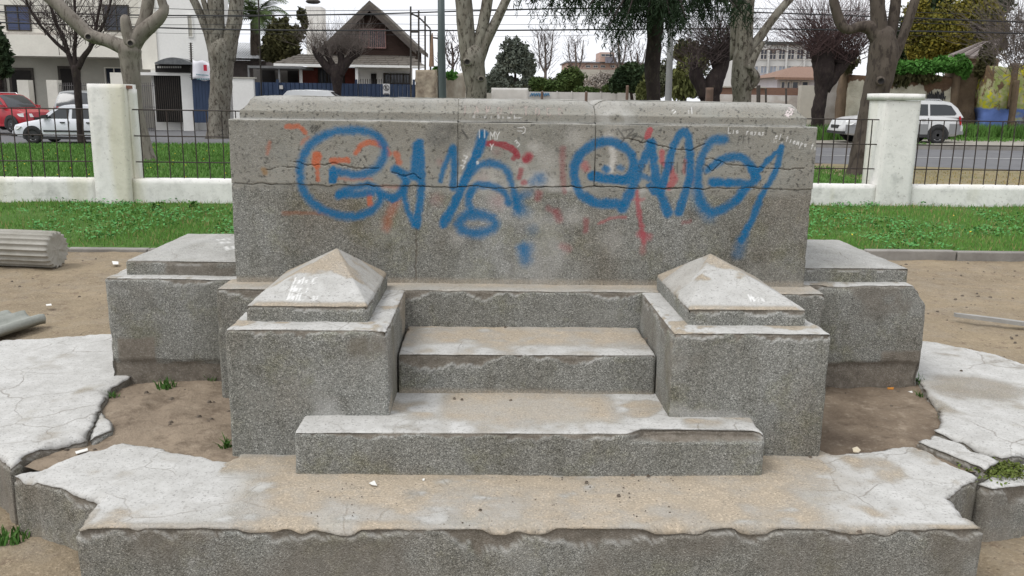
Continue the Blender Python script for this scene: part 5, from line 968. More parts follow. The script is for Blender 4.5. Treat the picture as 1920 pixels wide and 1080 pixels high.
def mural():
    n = N('flaking_yellow_mural'); P = n.pos; c = n.mix(n.ramp(n.noise(1.6, 6, None, .7), [(.3, 0), (.7, 1)]), (.20, .135, .08), (.13, .09, .06)); f = n.noise(1.3, 6, n.scale(P, (1, 1, .6)), .68); f2 = n.noise(1.7, 6, n.vadd(P, (4, 4, 4)), .7)
    c = n.mix(n.ramp(f, [(.46, 0), (.49, 1)]), c, n.mix(n.ramp(n.noise(5, 3), [(.4, 0), (.6, 1)]), (.44, .42, .26), (.30, .36, .12))); c = n.mix(n.ramp(f2, [(.53, 0), (.56, 1)]), c, (.52, .50, .03)); z = n.sep(P)[2]; lo = n.ramp(n.math('ADD', n.math('MULTIPLY', z, .25), n.math('MULTIPLY', n.noise(3, 4), .06)), [(.405, 1), (.425, 0)]); c = n.mix(n.math('MULTIPLY', lo, n.ramp(n.noise(1.1, 4, n.vadd(P, (1, 1, 1))), [(.38, .2), (.45, 1)])), c, (.13, .20, .46)); return n.done(c, .9, n.noise(8, 5), .7, .04, .1)
lumpy('wall', 1852, 116, 2060, None, 37.5, .7, mural(), mu, .2, .16, .4); lumpy('mud_post', 1903, 150, 1909, None, 37.0, .3, ADB, mu, .06, .12); lumpy('mud_pier', 1898, 118, 1906, 205, 37.3, .4, ADB, mu, .12)
rf = bld('old_roof', 1830, 112, 43, 'sagging old eaves of bleached boards above the ruined adobe', 'roof')
BO = [M('weathered_board', (.24, .205, .19), (.15, .125, .115), 5), M('dark_board', (.13, .10, .09), (.09, .075, .065), 5)]; A_, B_, C_, D_ = at(1779, 106, 41.5), at(1846, 111, 41.5), at(1880, 76, 46), at(1836, 83, 46)
for k in range(7):
    f0, f1 = k / 7 + .006, (k + 1) / 7 - .006; q = [A_.lerp(B_, f0), A_.lerp(B_, f1), D_.lerp(C_, f1), D_.lerp(C_, f0)]; w_ = Vector((0, 0, .10 + .03 * (k % 2))); MB().add(q + [p_ + w_ for p_ in q], [(0, 3, 2, 1), (4, 5, 6, 7), (0, 1, 5, 4), (1, 2, 6, 5), (2, 3, 7, 6), (3, 0, 4, 7)]).build('board', BO[k % 2], rf)
pb('wall_plate', 1785, 104, 1842, 109, 41.95, .4, HG, rf); pb('wall', 1800, 109, 1870, None, 43, .6, ADB, rf)

# ------------------------------------------------------------------ cars
RUB = M('tyre_rubber', (.018, .018, .019), (.03, .03, .03), 9, .85); RIM = M('alloy_rim', (.52, .52, .53), (.40, .40, .41), 6, .4, 60, 0, .001, .5, .1); BLKP = M('black_plastic', (.03, .03, .032), (.045, .045, .047), 9, .6); CGL = gloss('car_glass', (.022, .026, .030), .08, .6); HL = gloss('headlight_glass', (.62, .63, .62), .1, .6); TL = gloss('tail_light_red', (.35, .01, .012), .15, .6); CHR = M('silver_trim', (.5, .5, .5), (.4, .4, .4), 9, .3, 60, 0, .001, .5, .8)
def car(name, label, cat, loc, rot, paint, L, Wd, H, prof, cab, wb, wr, belt, zb=.20, lower=None, rails=False, mould=False, wins=None, group='cars parked along the street'):
    root = empty(name, (0, 0, 0), label, cat, group); w = Wd / 2; hl = L / 2
    xs = np.linspace(hl, -hl, 34); zt = np.interp(-xs, [-p[0] for p in prof], [p[1] for p in prof]); V = []; F = []
    for x, z in zip(xs, zt):
        t = abs(x) / hl; ww = w * (1 - .16 * t ** 8 - .05 * t ** 3); zb_ = zb + .10 * max(0, t - .86) / .14 + 0.02; e = max(0, t - .95) / .05; z2 = z - .10 * e * e; h_ = z2 - zb_
        half = [(0, zb_), (ww * .86, zb_), (ww * .97, zb_ + .10 * h_), (ww, zb_ + .40 * h_), (ww * .995, zb_ + .62 * h_), (ww * .965, zb_ + .86 * h_), (ww * .90, z2), (ww * .55, z2 + .022), (0, z2 + .03)]
        V += [(x, a, b) for a, b in half] + [(x, -a, b) for a, b in half[-2:0:-1]]
    n = 16
    for i in range(len(xs) - 1):
        for k in range(n): F.append((i * n + k, i * n + (k + 1) % n, (i + 1) * n + (k + 1) % n, (i + 1) * n + k))
    F += [tuple(range(n)), tuple((len(xs) - 1) * n + k for k in range(n))[::-1]]
    mb = MB().add(V, F)
    zb0 = belt; wbse, wtop = w * .905, w * .74
    def yy(z): return wbse + (wtop - wbse) * np.clip((z - zb0) / (H - zb0), 0, 1.2)
    (f0, f1, r1, r0) = cab   # x at: windscreen base, windscreen top, rear top, rear base
    out = [(f0, zb0 - .02), ((f0 + f1) / 2 + .03, (zb0 + H) / 2 + .04), (f1, H - .03), (f1 - .25, H - .003), ((f1 + r1) / 2, H + .005), (r1 + .25, H - .012), (r1, H - .05), ((r1 + r0) / 2 - .02, (zb0 + H) / 2 + .03), (r0, zb0 - .02)]
    m2 = len(out); Vc = [(x, yy(z), z) for x, z in out] + [(x, yy(z) * .62, z + .035 * sst(zb0, H, z)) for x, z in out] + [(x, -yy(z) * .62, z + .035 * sst(zb0, H, z)) for x, z in out] + [(x, -yy(z), z) for x, z in out]
    Fc = [tuple(range(m2)), tuple(range(3 * m2, 4 * m2))[::-1]]
    for r_ in range(3): Fc += [(r_ * m2 + i, r_ * m2 + i + 1, (r_ + 1) * m2 + i + 1, (r_ + 1) * m2 + i) for i in range(m2 - 1)]
    mb.add(Vc, Fc); body = mb.build('body', paint, root, None, True); e = body.modifiers.new('e', 'EDGE_SPLIT'); e.split_angle = R(32)
    def side(name, poly, mat, off=.008, par=root):
        for s in (1, -1):
            m = MB(); P = [(x, s * (yy(z) + off), z) for x, z in poly]; Q = [(x, s * (yy(z) + off - .012), z) for x, z in poly]; k = len(P); m.add(P + Q, [tuple(range(k)), tuple(range(k, 2 * k))[::-1]] + [(i, (i + 1) % k, k + (i + 1) % k, k + i) for i in range(k)]); m.build(name, mat, par)
    for wv in wins: side('window', wv, CGL)
    for nm, a, b in (('windscreen', (f0, zb0), (f1, H - .03)), ('rear_window', (r0, zb0), (r1, H - .05))):
        m = MB(); d = Vector((b[0] - a[0], 0, b[1] - a[1])); nrm = Vector((d.z, 0, -d.x)).normalized() * (.012 if nm == 'windscreen' else -.012); pts = []
        for t in (.08, .52, .92):
            x, z = a[0] + d.x * t, a[1] + d.z * t; 
            if .3 < t < .7: x += .03 if nm == 'windscreen' else -.02; z += .04
            for f in (-.9, -.62, 0, .62, .9): pts.append((x + nrm.x * 1.6, yy(z) * f, z + nrm.z * 1.6 + .035 * float(sst(zb0, H, z)) * (1 if abs(f) < .8 else .2)))
        m.add(pts, [(i * 5 + j, i * 5 + j + 1, i * 5 + j + 6, i * 5 + j + 5) for i in (0, 1) for j in range(4)]); m.build(nm, CGL, root, None, True)
    zl = zb + .05
    for s in (1, -1):
        for i, x in enumerate((wb / 2 + .02, -wb / 2 + .02)):
            m = MB(); aw = [(x + wr * 1.17 * math.cos(a), wr + wr * 1.17 * math.sin(a)) for a in np.linspace(R(-22), R(202), 20)]; m.prism(aw, 1, s * (w - .04), s * (w + .006)); m.build('wheel_arch', BLKP, root)
            m = MB(); rr = [(wr * .62, -.09), (wr * .66, -.10), (wr * .93, -.10), (wr, -.07), (wr, .07), (wr * .93, .10), (wr * .66, .10), (wr * .62, .085)]; kk = 26
            for a in range(kk): m.v += [(x + q * math.cos(a * 6.28319 / kk), s * (w - .075) + b_, wr + q * math.sin(a * 6.28319 / kk)) for q, b_ in rr]
            for a in range(kk):
                for q in range(len(rr) - 1): m.f.append((a * 8 + q, a * 8 + q + 1, ((a + 1) % kk) * 8 + q + 1, ((a + 1) % kk) * 8 + q)); m.m.append(0)
            wh = m.build('wheel', RUB, root, None, True); m = MB(); ys = s * (w + .012); r2 = wr * .64
            m.prism([(x + r2 * math.cos(a), wr + r2 * math.sin(a)) for a in np.linspace(0, 6.2832, 25)[:-1]], 1, ys - s * .10, ys - s * .05); m.build('wheel_disc', BLKP, wh); m = MB()
            for j in range(5):
                a = j * 1.2566 + .3; c, s2 = math.cos(a), math.sin(a); m.prism([(x + c * q - s2 * b_, wr + s2 * q + c * b_) for q, b_ in ((.03, -.045), (r2 * .97, -.03), (r2 * .97, .03), (.03, .045))], 1, ys - s * .048, ys - s * .012)
            m.prism([(x + .055 * math.cos(a), wr + .055 * math.sin(a)) for a in np.linspace(0, 6.2832, 11)[:-1]], 1, ys - s * .046, ys - s * .006)
            ro = [(x + q * math.cos(a), ys - s * b_, wr + q * math.sin(a)) for a in np.linspace(0, 6.2832, 25)[:-1] for q, b_ in ((r2 * .9, .045), (r2 * .93, .008), (r2 * 1.02, .02))]; m.add(ro, [(i * 3 + k, ((i + 1) % 24) * 3 + k, ((i + 1) % 24) * 3 + k + 1, i * 3 + k + 1) for i in range(24) for k in (0, 1)]); m.build('rim', RIM, wh)
    def onbody(nm, x0, x1, z0, z1, mat, off=.012):
        for s in (1, -1):
            P = []
            for x in np.linspace(x0, x1, 6):
                t = abs(x) / hl; ww = w * (1 - .16 * t ** 8 - .05 * t ** 3); P.append((x, ww))
            m = MB(); P2 = [(x, s * (a + off)) for x, a in P] + [(x, s * (a - .03)) for x, a in P[::-1]]; m.prism(P2, 2, z0, z1); m.build(nm, mat, root)
    onbody('sill', wb / 2 - wr * 1.0, -wb / 2 + wr * 1.1, zb - .02, zb + .09, BLKP if mould or lower else paint, .002)
    if lower: onbody('lower_cladding', wb / 2 - wr * 1.15, -wb / 2 + wr * 1.2, zb + .09, zb + .46, lower, .006); onbody('rear_cladding', -wb / 2 - wr * 1.15, -hl + .12, zb + .10, zb + .48, lower, .008); onbody('front_cladding', wb / 2 + wr * 1.2, hl - .12, zb + .08, zb + .40, lower, .008)
    if mould: onbody('side_moulding', wb / 2 - wr * 1.25, -wb / 2 + wr * 1.35, zb + .25, zb + .31, BLKP, .016)
    hx = (wins[0][-1][0] + .12 if len(wins) else 0)
    for k, wv in enumerate(wins[:2]): xr = min(p[0] for p in wv[:2]) + .16; onbody('door_handle', xr + .10, xr - .06, belt - .13, belt - .09, BLKP if mould else CHR, .02)
    for k, wv in enumerate(wins[:2]): xr = min(p[0] for p in wv) + .0; onbody('door_gap', xr + .008, xr - .008, zb + .10, belt - .05, BLKP, .0015)
    zh = np.interp(hl * .93, [p[0] for p in prof][::-1], [p[1] for p in prof][::-1])
    for s in (1, -1):
        m = MB(); m.add([(hl * .985, s * w * .42, zh - .19), (hl * .93, s * w * .84, zh - .19), (hl * .86, s * w * .955, zh - .16), (hl * .80, s * w * .965, zh - .06), (hl * .90, s * w * .86, zh - .03), (hl * .955, s * w * .45, zh - .05)], [(0, 1, 4, 5), (1, 2, 3, 4)]); o = m.build('headlight', HL, root); q = o.modifiers.new('s', 'SOLIDIFY'); q.thickness = .05; q.offset = 0
        zr = belt; m = MB(); m.add([(-hl * .998, s * w * .62, zr - .30), (-hl * .93, s * w * .935, zr - .28), (-hl * .90, s * w * .93, zr + .03), (-hl * .97, s * w * .66, zr + .03)], [(0, 1, 2, 3)]); o = m.build('tail_light', TL, root); q = o.modifiers.new('s', 'SOLIDIFY'); q.thickness = .06; q.offset = 0
        m = MB(); m.prism([(f0 - .10, belt + .02), (f0 - .30, belt + .03), (f0 - .30, belt + .16), (f0 - .12, belt + .14)], 1, s * (w * .93), s * (w * .93 + .17)); m.build('mirror', paint if not mould else BLKP, root)
    m = MB().box(hl * .93, hl * 1.002, -w * .86, w * .86, zb + .06, zb + .16); m.build('front_bumper', BLKP, root); MB().box(-hl * 1.004, -hl * .94, -w * .84, w * .84, zb + .10, zb + .22).build('rear_bumper', BLKP if mould else (lower or paint), root); MB().box(hl * .975, hl * 1.006, -w * .4, w * .4, zb + .26, zb + .38).build('grille', BLKP, root)
    if rails:
        for s in (1, -1): MB().tube([(f1 - .25, s * wtop * .93, H - .01), (f1 - .35, s * wtop * .93, H + .06), (r1 + .4, s * wtop * .93, H + .06), (r1 + .3, s * wtop * .93, H - .01)], .018, 6).build('roof_rail', CHR, root)
    root.location = loc; root.rotation_euler = (0, 0, rot); return root
WP = gloss('white_car_paint', (.66, .67, .72), .25); RP = gloss('red_car_paint', (.34, .012, .022), .25); SP = gloss('pearl_car_paint', (.58, .585, .59), .22); GP_ = gloss('grey_car_paint', (.22, .23, .235), .3); SLV = gloss('silver_cladding', (.22, .225, .23), .35)
sed = dict(L=4.25, Wd=1.7, H=1.40, prof=[(2.13, .55), (2.05, .66), (1.6, .78), (.95, .90), (-1.3, .93), (-1.6, .98), (-2.0, .96), (-2.13, .85)], cab=(1.02, .28, -.95, -1.72), wb=2.58, wr=.305, belt=.90, zb=.20)
sedw = [[(.80, .93), (.02, .93), (-.02, 1.30), (.30, 1.30), (.52, 1.17)], [(-.12, .93), (-.92, .93), (-.98, 1.22), (-.80, 1.30), (-.12, 1.30)], [(-1.02, .95), (-1.32, .96), (-1.05, 1.20)]]
p = at(24, 262, 33.3); car('white_sedan', 'small white sedan with a dark side moulding parked facing left behind the railings', 'car', (p.x + 2.12, 34.0, -.245), math.pi, WP, mould=True, wins=sedw, **sed)
suv = dict(L=4.5, Wd=1.74, H=1.56, prof=[(2.25, .62), (2.18, .80), (1.7, .93), (1.05, 1.00), (-2.0, 1.02), (-2.2, 1.0), (-2.25, .8)], cab=(1.12, .45, -1.72, -2.18), wb=2.55, wr=.34, belt=1.0, zb=.27)
suvw = [[(.92, 1.04), (.10, 1.04), (.06, 1.44), (.42, 1.44), (.64, 1.28)], [(.0, 1.04), (-.86, 1.04), (-.86, 1.44), (-.02, 1.44)], [(-.94, 1.04), (-1.86, 1.06), (-1.92, 1.12), (-1.72, 1.40), (-1.5, 1.44), (-.94, 1.44)]]
p = at(1583, 240, 32.4); car('pearl_estate_car', 'white and silver tall estate car parked on the verge by the ruined wall', 'car', (p.x + 2.24, 33.3, .21), math.pi, SP, lower=SLV, rails=True, wins=suvw, **suv)
hat = dict(suv); hat.update(L=4.2, H=1.60, cab=(1.05, .30, -1.5, -2.02), prof=[(2.1, .62), (2.03, .82), (1.6, .95), (1.0, 1.02), (-1.9, 1.04), (-2.1, .85)])
p = at(60, 235, 40); car('red_car', 'bright red tall hatchback parked facing right before the cream house', 'car', (p.x - 1.15, 40.2, -.1), R(-24), RP, rails=True, wins=suvw, **hat)
p = at(150, 235, 43); car('grey_car', 'grey hatchback half hidden behind the white sedan and the slim bare tree', 'car', (p.x + .2, 43.4, -.05), R(97), GP_, wins=suvw, **{**hat, 'H': 1.72})
p = at(605, 180, 39); car('white_car', 'white car showing only its roof above the monument coping', 'car', (p.x, 39.5, .1), R(0), SP, wins=suvw, **{**hat, 'H': 1.74, 'L': 4.4})

# ------------------------------------------------------------------ trees
def bark(name, a, b, c, sc=3, st_=.5, dk=.5):
    n = N(name); P = n.scale(n.pos, (1, 1, st_)); col = n.mix(n.ramp(n.noise(sc, 6, P, .65), [(.32, 0), (.68, 1)]), a, b); col = n.mix(n.ramp(n.noise(sc * 2.2, 5, n.vadd(P, (7, 3, 1)), .7), [(.52, 0), (.6, dk)]), col, c); return n.done(col, .9, n.noise(14, 6, n.scale(n.pos, (1, 1, .3)), .7), .6, .03, .15)
BG = bark('smooth_grey_bark', (.24, .215, .185), (.15, .132, .112), (.09, .075, .063), 4, .35, .7); BP = bark('mottled_plane_bark', (.24, .225, .19), (.115, .10, .08), (.05, .042, .034), 6, .45, .95); BD = bark('dark_bark', (.040, .030, .028), (.022, .017, .017), (.06, .05, .04), 5); BB = bark('brown_bark', (.115, .095, .078), (.065, .053, .044), (.04, .032, .028), 4, .4, .8); BT = M('twig_bark', (.075, .055, .052), (.05, .038, .036), 4, .9); BT2 = M('pale_twig_bark', (.16, .135, .12), (.11, .09, .08), 4, .9); BRD = M('reddish_twig_bark', (.10, .062, .058), (.065, .042, .042), 4, .9)
def limb(mb, pts, d, n=10, k=5, seed=0, rough=.06, dy=None):
    """pts (u, v, radius px[, depth offset]) traced on the tree's own plane at distance d"""
    Q = [(*at(p[0], p[1], d + (p[3] if len(p) > 3 else 0)), p[2] / FPX * d) for p in pts]; c = crom(Q, k)
    e = Vector(c[-1][:3]); g = (e - Vector(c[-2][:3])).normalized(); r = c[-1][3]; c += [(*(e + g * r * q), r * w) for q, w in ((.45, .88), (.8, .6), (.98, .22))]; b0 = len(mb.v)
    mb.tube([q[:3] for q in c], [max(q[3], .004) for q in c], n)
    a = np.array(mb.v[b0:]); ctr = np.repeat(np.array([q[:3] for q in c]), n, 0); f = 1 + rough * 4 * (fbm(a, 2.2, 3, seed) - .5) + rough * 2 * (fbm(a, 7, 2, seed + 1) - .5); a = ctr + (a - ctr) * f[:, None]; mb.v[b0:] = [tuple(q) for q in a]
def knot(mb, u, v, r, d, m=1):
    p = at(u, v, d); r = r / FPX * d; 
    for s_, o in ((1.5, 0), (1.15, -.35), (.8, -.5)): pass
    n = 12; V = []; 
    for q, y in ((1.7, .25), (1.35, -.25), (1.0, -.42), (.8, -.30), (.3, .0)): V += [(p.x + q * r * math.cos(a * 2 * math.pi / n), p.y + y * r, p.z + q * r * .9 * math.sin(a * 2 * math.pi / n)) for a in range(n)]
    for i in range(4): mb.add([], []) 
    b = len(mb.v); mb.v += V
    for i in range(4):
        for a in range(n): mb.f.append((b + i * n + a, b + i * n + (a + 1) % n, b + (i + 1) * n + (a + 1) % n, b + (i + 1) * n + a)); mb.m.append(0 if i < 2 else 1)
    mb.f.append(tuple(b + 4 * n + a for a in range(n))); mb.m.append(1)
def twigs(mb, starts, n, ln, d, spread=1.0, up=.5, r0=.02, fork=3, seed=1, bend=.25, crook=.12):
    """fans of thin shoots from the pollard heads"""
    rr = random.Random(seed)
    for _ in range(n):
        u, v, jr = rr.choice(starts); p = at(u, v, d + rr.uniform(-.5, .5)) + Vector((rr.gauss(0, jr), rr.gauss(0, jr), rr.gauss(0, jr))); t = Vector((rr.gauss(0, spread), rr.gauss(0, spread * .6), up + abs(rr.gauss(0, .5)))).normalized()
        def grow(p, t, L, r, lev):
            pts = [p]; q = p.copy(); s = 4
            for i in range(s): t = (t + Vector((rr.gauss(0, crook), rr.gauss(0, crook), rr.gauss(0, crook) + bend * .12))).normalized(); q = q + t * L / s; pts.append(q.copy())
            mb.tube(pts, [r * (1 - .8 * i / s) for i in range(s + 1)], 3, False)
            if lev > 0:
                for i in range(fork): k = rr.randint(1, s); grow(pts[k], (t + Vector((rr.gauss(0, .4), rr.gauss(0, .4), rr.gauss(.1, .35)))).normalized(), L * rr.uniform(.35, .65), r * .5, lev - 1)
        grow(p, t, ln * rr.uniform(.6, 1.25), r0, 1 if fork else 0)
def tree(name, px, d, label, group=None): p = at(px[0], px[1], d); return empty(name, (p.x, d, float(gz(p.x, d))), label, 'tree', group)
# smooth pruned plane tree behind the left pillar
d = 23.4; t = tree('pruned_tree', (280, 305), d, 'smooth grey pruned tree with two thick crooked limbs and cut knots'); mb = MB()
limb(mb, [(284, 312, 17), (278, 297, 13), (266, 250, 12), (254, 200, 13), (247, 150, 15), (243, 112, 18), (243, 92, 20), (246, 80, 15)], d, 14); limb(mb, [(246, 96, 15), (225, 86, 13), (200, 76, 11.5), (170, 67, 11.5), (148, 48, 12), (122, 22, 12), (96, -2, 11), (60, -30, 9)], d, 12, 5, 2)
limb(mb, [(244, 92, 16), (262, 66, 14), (285, 45, 12.5), (303, 27, 10.5), (307, 16, 8.5), (302, -2, 7.5), (296, -30, 7)], d, 12, 5, 3); limb(mb, [(256, 72, 12), (268, 46, 11), (276, 18, 11), (281, -30, 10)], d + .1, 12, 5, 4); limb(mb, [(246, 84, 12), (239, 62, 11), (236, 44, 10), (235, 37, 9)], d - .1, 10, 4, 5); limb(mb, [(300, 26, 8), (310, 20, 6), (313, 12, 4)], d, 8, 3, 6)
for k in ((166, 69, 5), (245, 81, 5)): knot(mb, k[0], k[1], k[2], d - .26)
mb.build('trunk', [BG, DARK], t, None, True)
# mottled plane tree
d = 37.5; t = tree('plane_tree', (410, 258), d, 'mottled plane tree with several upright limbs beside the cream house'); mb = MB()
limb(mb, [(409, 262, 24), (410, 240, 20), (412, 200, 20), (415, 150, 20), (416, 112, 22), (416, 92, 22)], d, 14); limb(mb, [(410, 112, 18), (407, 60, 15), (405, 20, 14), (404, -40, 13)], d, 12, 5, 2); limb(mb, [(424, 110, 17), (433, 70, 14), (441, 30, 13), (448, -40, 12)], d, 12, 5, 3); limb(mb, [(404, 112, 12), (395, 75, 9), (382, 40, 8), (368, 10, 7), (352, -22, 6)], d, 10, 5, 4); limb(mb, [(402, 80, 6), (393, 40, 5), (384, 10, 5), (376, -20, 4)], d - .2, 8, 5, 5)
mb.build('trunk', BP, t, None, True)
# slim bare street tree before the cars
d = 32.2; t = tree('bare_tree', (150, 264), d, 'slim bare tree with a fan of thin branches in front of the white sedan'); mb = MB()
limb(mb, [(154, 268, 8), (151, 250, 6.2), (148, 200, 6.5), (144, 150, 7.5), (142, 128, 8)], d, 10)
for q in ([(140, 130, 6), (130, 105, 4.5), (118, 70, 4), (104, 40, 3), (92, 0, 2.4), (86, -30, 2)], [(142, 126, 6), (140, 100, 3.5), (142, 60, 3), (140, 10, 2.4), (138, -30, 2)], [(146, 128, 6), (156, 108, 5), (170, 88, 4), (178, 60, 3), (186, 20, 2.4), (196, -30, 2)], [(128, 100, 4), (100, 75, 3), (70, 40, 2.4), (48, 0, 1.8), (40, -20, 1.5)], [(160, 102, 4), (182, 70, 3), (200, 30, 2.2), (214, -20, 1.6)]): limb(mb, q, d, 7, 5, int(q[-1][0]))
mb.build('trunk', BD, t, None, True); mb = MB()
for (a, b) in [((128, 100), 14), ((118, 70), 18), ((104, 40), 16), ((142, 80), 16), ((142, 40), 14), ((170, 88), 12), ((178, 60), 14), ((90, 62), 16), ((70, 40), 14), ((184, 66), 12), ((56, 12), 8), ((200, 30), 8)]: twigs(mb, [(a[0], a[1], .08)], b, 1.7, d, .8, .55, .013, 3, a[0], .3)
mb.build('twigs', BT, t, None, False, False)
# pollard before the gabled house
d = 42.5; t = tree('pollard_tree', (632, 184), d, 'small dark pollarded tree in front of the gabled house'); mb = MB()
limb(mb, [(633, 205, 8), (632, 165, 8), (632, 145, 11), (630, 132, 12)], d, 10)
for q in ([(630, 140, 9), (615, 128, 8), (602, 112, 7), (592, 98, 6), (588, 90, 4)], [(630, 138, 8), (622, 118, 5), (614, 104, 5), (612, 94, 4)], [(634, 138, 9), (640, 118, 7), (638, 102, 6), (634, 90, 5)], [(636, 140, 9), (648, 122, 8), (658, 106, 7), (662, 92, 5)], [(640, 124, 6), (650, 112, 6), (668, 104, 5), (676, 96, 4)]): limb(mb, q, d, 8, 5, int(q[-1][0]), .12)
mb.build('trunk', BD, t, None, True); mb = MB(); twigs(mb, [(588, 90, .12), (596, 100, .1), (612, 94, .12), (620, 104, .1)], 150, 1.15, d, .75, .55, .010, 3, 5, .2); twigs(mb, [(634, 90, .12), (662, 92, .12), (650, 100, .14), (676, 96, .1)], 230, 1.15, d, .75, .5, .010, 3, 6, .2); mb.build('twigs', BT2, t, None, False, False)
# plane tree behind the monument
d = 20; t = tree('plane_tree', (893, 200), d, 'scarred plane tree with three fanning limbs just behind the monument coping'); mb = MB()
limb(mb, [(893, 330, 28), (893, 240, 21), (893, 182, 19), (891, 150, 20), (887, 122, 22), (887, 104, 22)], d, 14); limb(mb, [(880, 118, 17), (875, 70, 16.5), (871, 30, 16), (866, -40, 15)], d, 12, 5, 2); limb(mb, [(891, 112, 14), (900, 70, 11.5), (909, 30, 10.5), (920, -40, 10)], d, 12, 5, 3); limb(mb, [(896, 112, 13), (912, 76, 10), (930, 40, 9), (950, -2, 8), (968, -40, 8)], d, 12, 5, 4)
knot(mb, 876, 116, 5, d - .40); knot(mb, 902, 148, 4, d - .40); mb.build('trunk', [BP, DARK], t, None, True)
# right plane with dark ivy side
d = 24; t = tree('plane_tree', (1392, 190), d, 'tall grey brown tree with one long bare limb right of the utility pole'); mb = MB()
limb(mb, [(1392, 320, 24), (1391, 240, 19), (1391, 185, 17.5), (1391, 150, 19), (1392, 118, 19), (1395, 92, 16), (1397, 50, 15), (1401, 0, 14), (1404, -40, 13)], d, 14); limb(mb, [(1404, 100, 11), (1420, 76, 9), (1436, 54, 8), (1455, 28, 7.5), (1472, 8, 7), (1500, -22, 7)], d, 10, 5, 3); limb(mb, [(1402, 130, 11), (1412, 112, 7), (1420, 96, 6), (1430, 82, 4.5)], d - .2, 8, 4, 4, .12); limb(mb, [(1380, 112, 12), (1380, 60, 11), (1384, 0, 11), (1386, -40, 10)], d + .2, 10, 5, 5); limb(mb, [(1404, 130, 9), (1415, 143, 10), (1416, 154, 8), (1408, 164, 6)], d - .2, 9, 4, 6, .2); mb.build('trunk', BP, t, None, True)
# big brown tree by the right pillar
d = 19.9; t = tree('leaning_tree', (1605, 332), d, 'large leaning brown tree with an elbowed limb left of the right pillar'); mb = MB()
limb(mb, [(1604, 345, 26), (1608, 320, 19), (1614, 285, 18), (1626, 230, 18), (1638, 185, 21), (1648, 150, 25), (1654, 118, 26), (1656, 92, 26), (1656, 70, 22)], d, 16); limb(mb, [(1650, 78, 16), (1634, 54, 13), (1614, 50, 10), (1594, 55, 9), (1580, 50, 9.5), (1571, 30, 9), (1564, 5, 8.5), (1556, -40, 8)], d, 12, 5, 2); limb(mb, [(1652, 80, 17), (1648, 40, 14), (1645, 5, 13), (1642, -40, 12)], d, 12, 5, 3); limb(mb, [(1664, 92, 13), (1672, 52, 10), (1678, 15, 9.5), (1682, -40, 9)], d + .2, 10, 5, 4); limb(mb, [(1672, 112, 12), (1688, 80, 9), (1700, 48, 8.5), (1712, 12, 8), (1728, -40, 8)], d, 10, 5, 5)
knot(mb, 1651, 152, 6, d - .36); mb.build('trunk', [BB, DARK], t, None, True)
# dark pollards on the right
for (heads, tr, d, lb, nt, ln, sd_) in [([(1536, 92, .16), (1546, 84, .18), (1556, 94, .16), (1578, 108, .16), (1600, 106, .12), (1524, 100, .12)], [[(1531, 256, 17), (1533, 235, 12), (1536, 205, 12.5), (1540, 172, 13), (1544, 145, 17), (1544, 118, 20), (1544, 96, 19)], [(1546, 168, 11), (1560, 146, 11), (1576, 124, 11), (1588, 110, 10), (1602, 104, 7)], [(1536, 108, 11), (1528, 100, 9), (1524, 94, 6)], [(1572, 118, 12), (1574, 104, 10), (1578, 96, 6)]], 36, 'black trunked pollard with a wide halo of reddish shoots beside the street', 520, 2.1, 8),
        ([(1300, 125, .16), (1340, 90, .16), (1356, 84, .18), (1368, 92, .16), (1346, 110, .14)], [[(1330, 230, 20), (1332, 185, 17), (1338, 160, 19), (1346, 140, 16), (1356, 110, 14), (1362, 90, 12)], [(1326, 180, 14), (1312, 155, 13), (1304, 138, 12), (1300, 124, 7)], [(1350, 130, 12), (1342, 108, 10), (1340, 92, 7)]], 30, 'squat black pollard with dense short shoots behind the timber post', 330, 1.25, 9)]:
    t = tree('pollard_tree', tr[0][0][:2], d, lb); mb = MB()
    for i, q in enumerate(tr): limb(mb, q, d, 12, 5, i + sd_, .14)
    mb.build('trunk', BD, t, None, True); mb = MB(); twigs(mb, heads, nt, ln, d, .95, .35, .014, 3, sd_, .22, .09); mb.build('twigs', BRD if sd_ == 8 else BT, t, None, False, False)
t = tree('bare_shrub_tree', (1905, 160), 36, 'brown thicket of bare shoots hanging over the painted ruin'); mb = MB(); twigs(mb, [(1890, 90, .4), (1915, 70, .5), (1940, 90, .5), (1900, 120, .3)], 420, 1.7, 35.5, .8, .3, .012, 3, 3); mb.build('twigs', BT2, t, None, False, False)
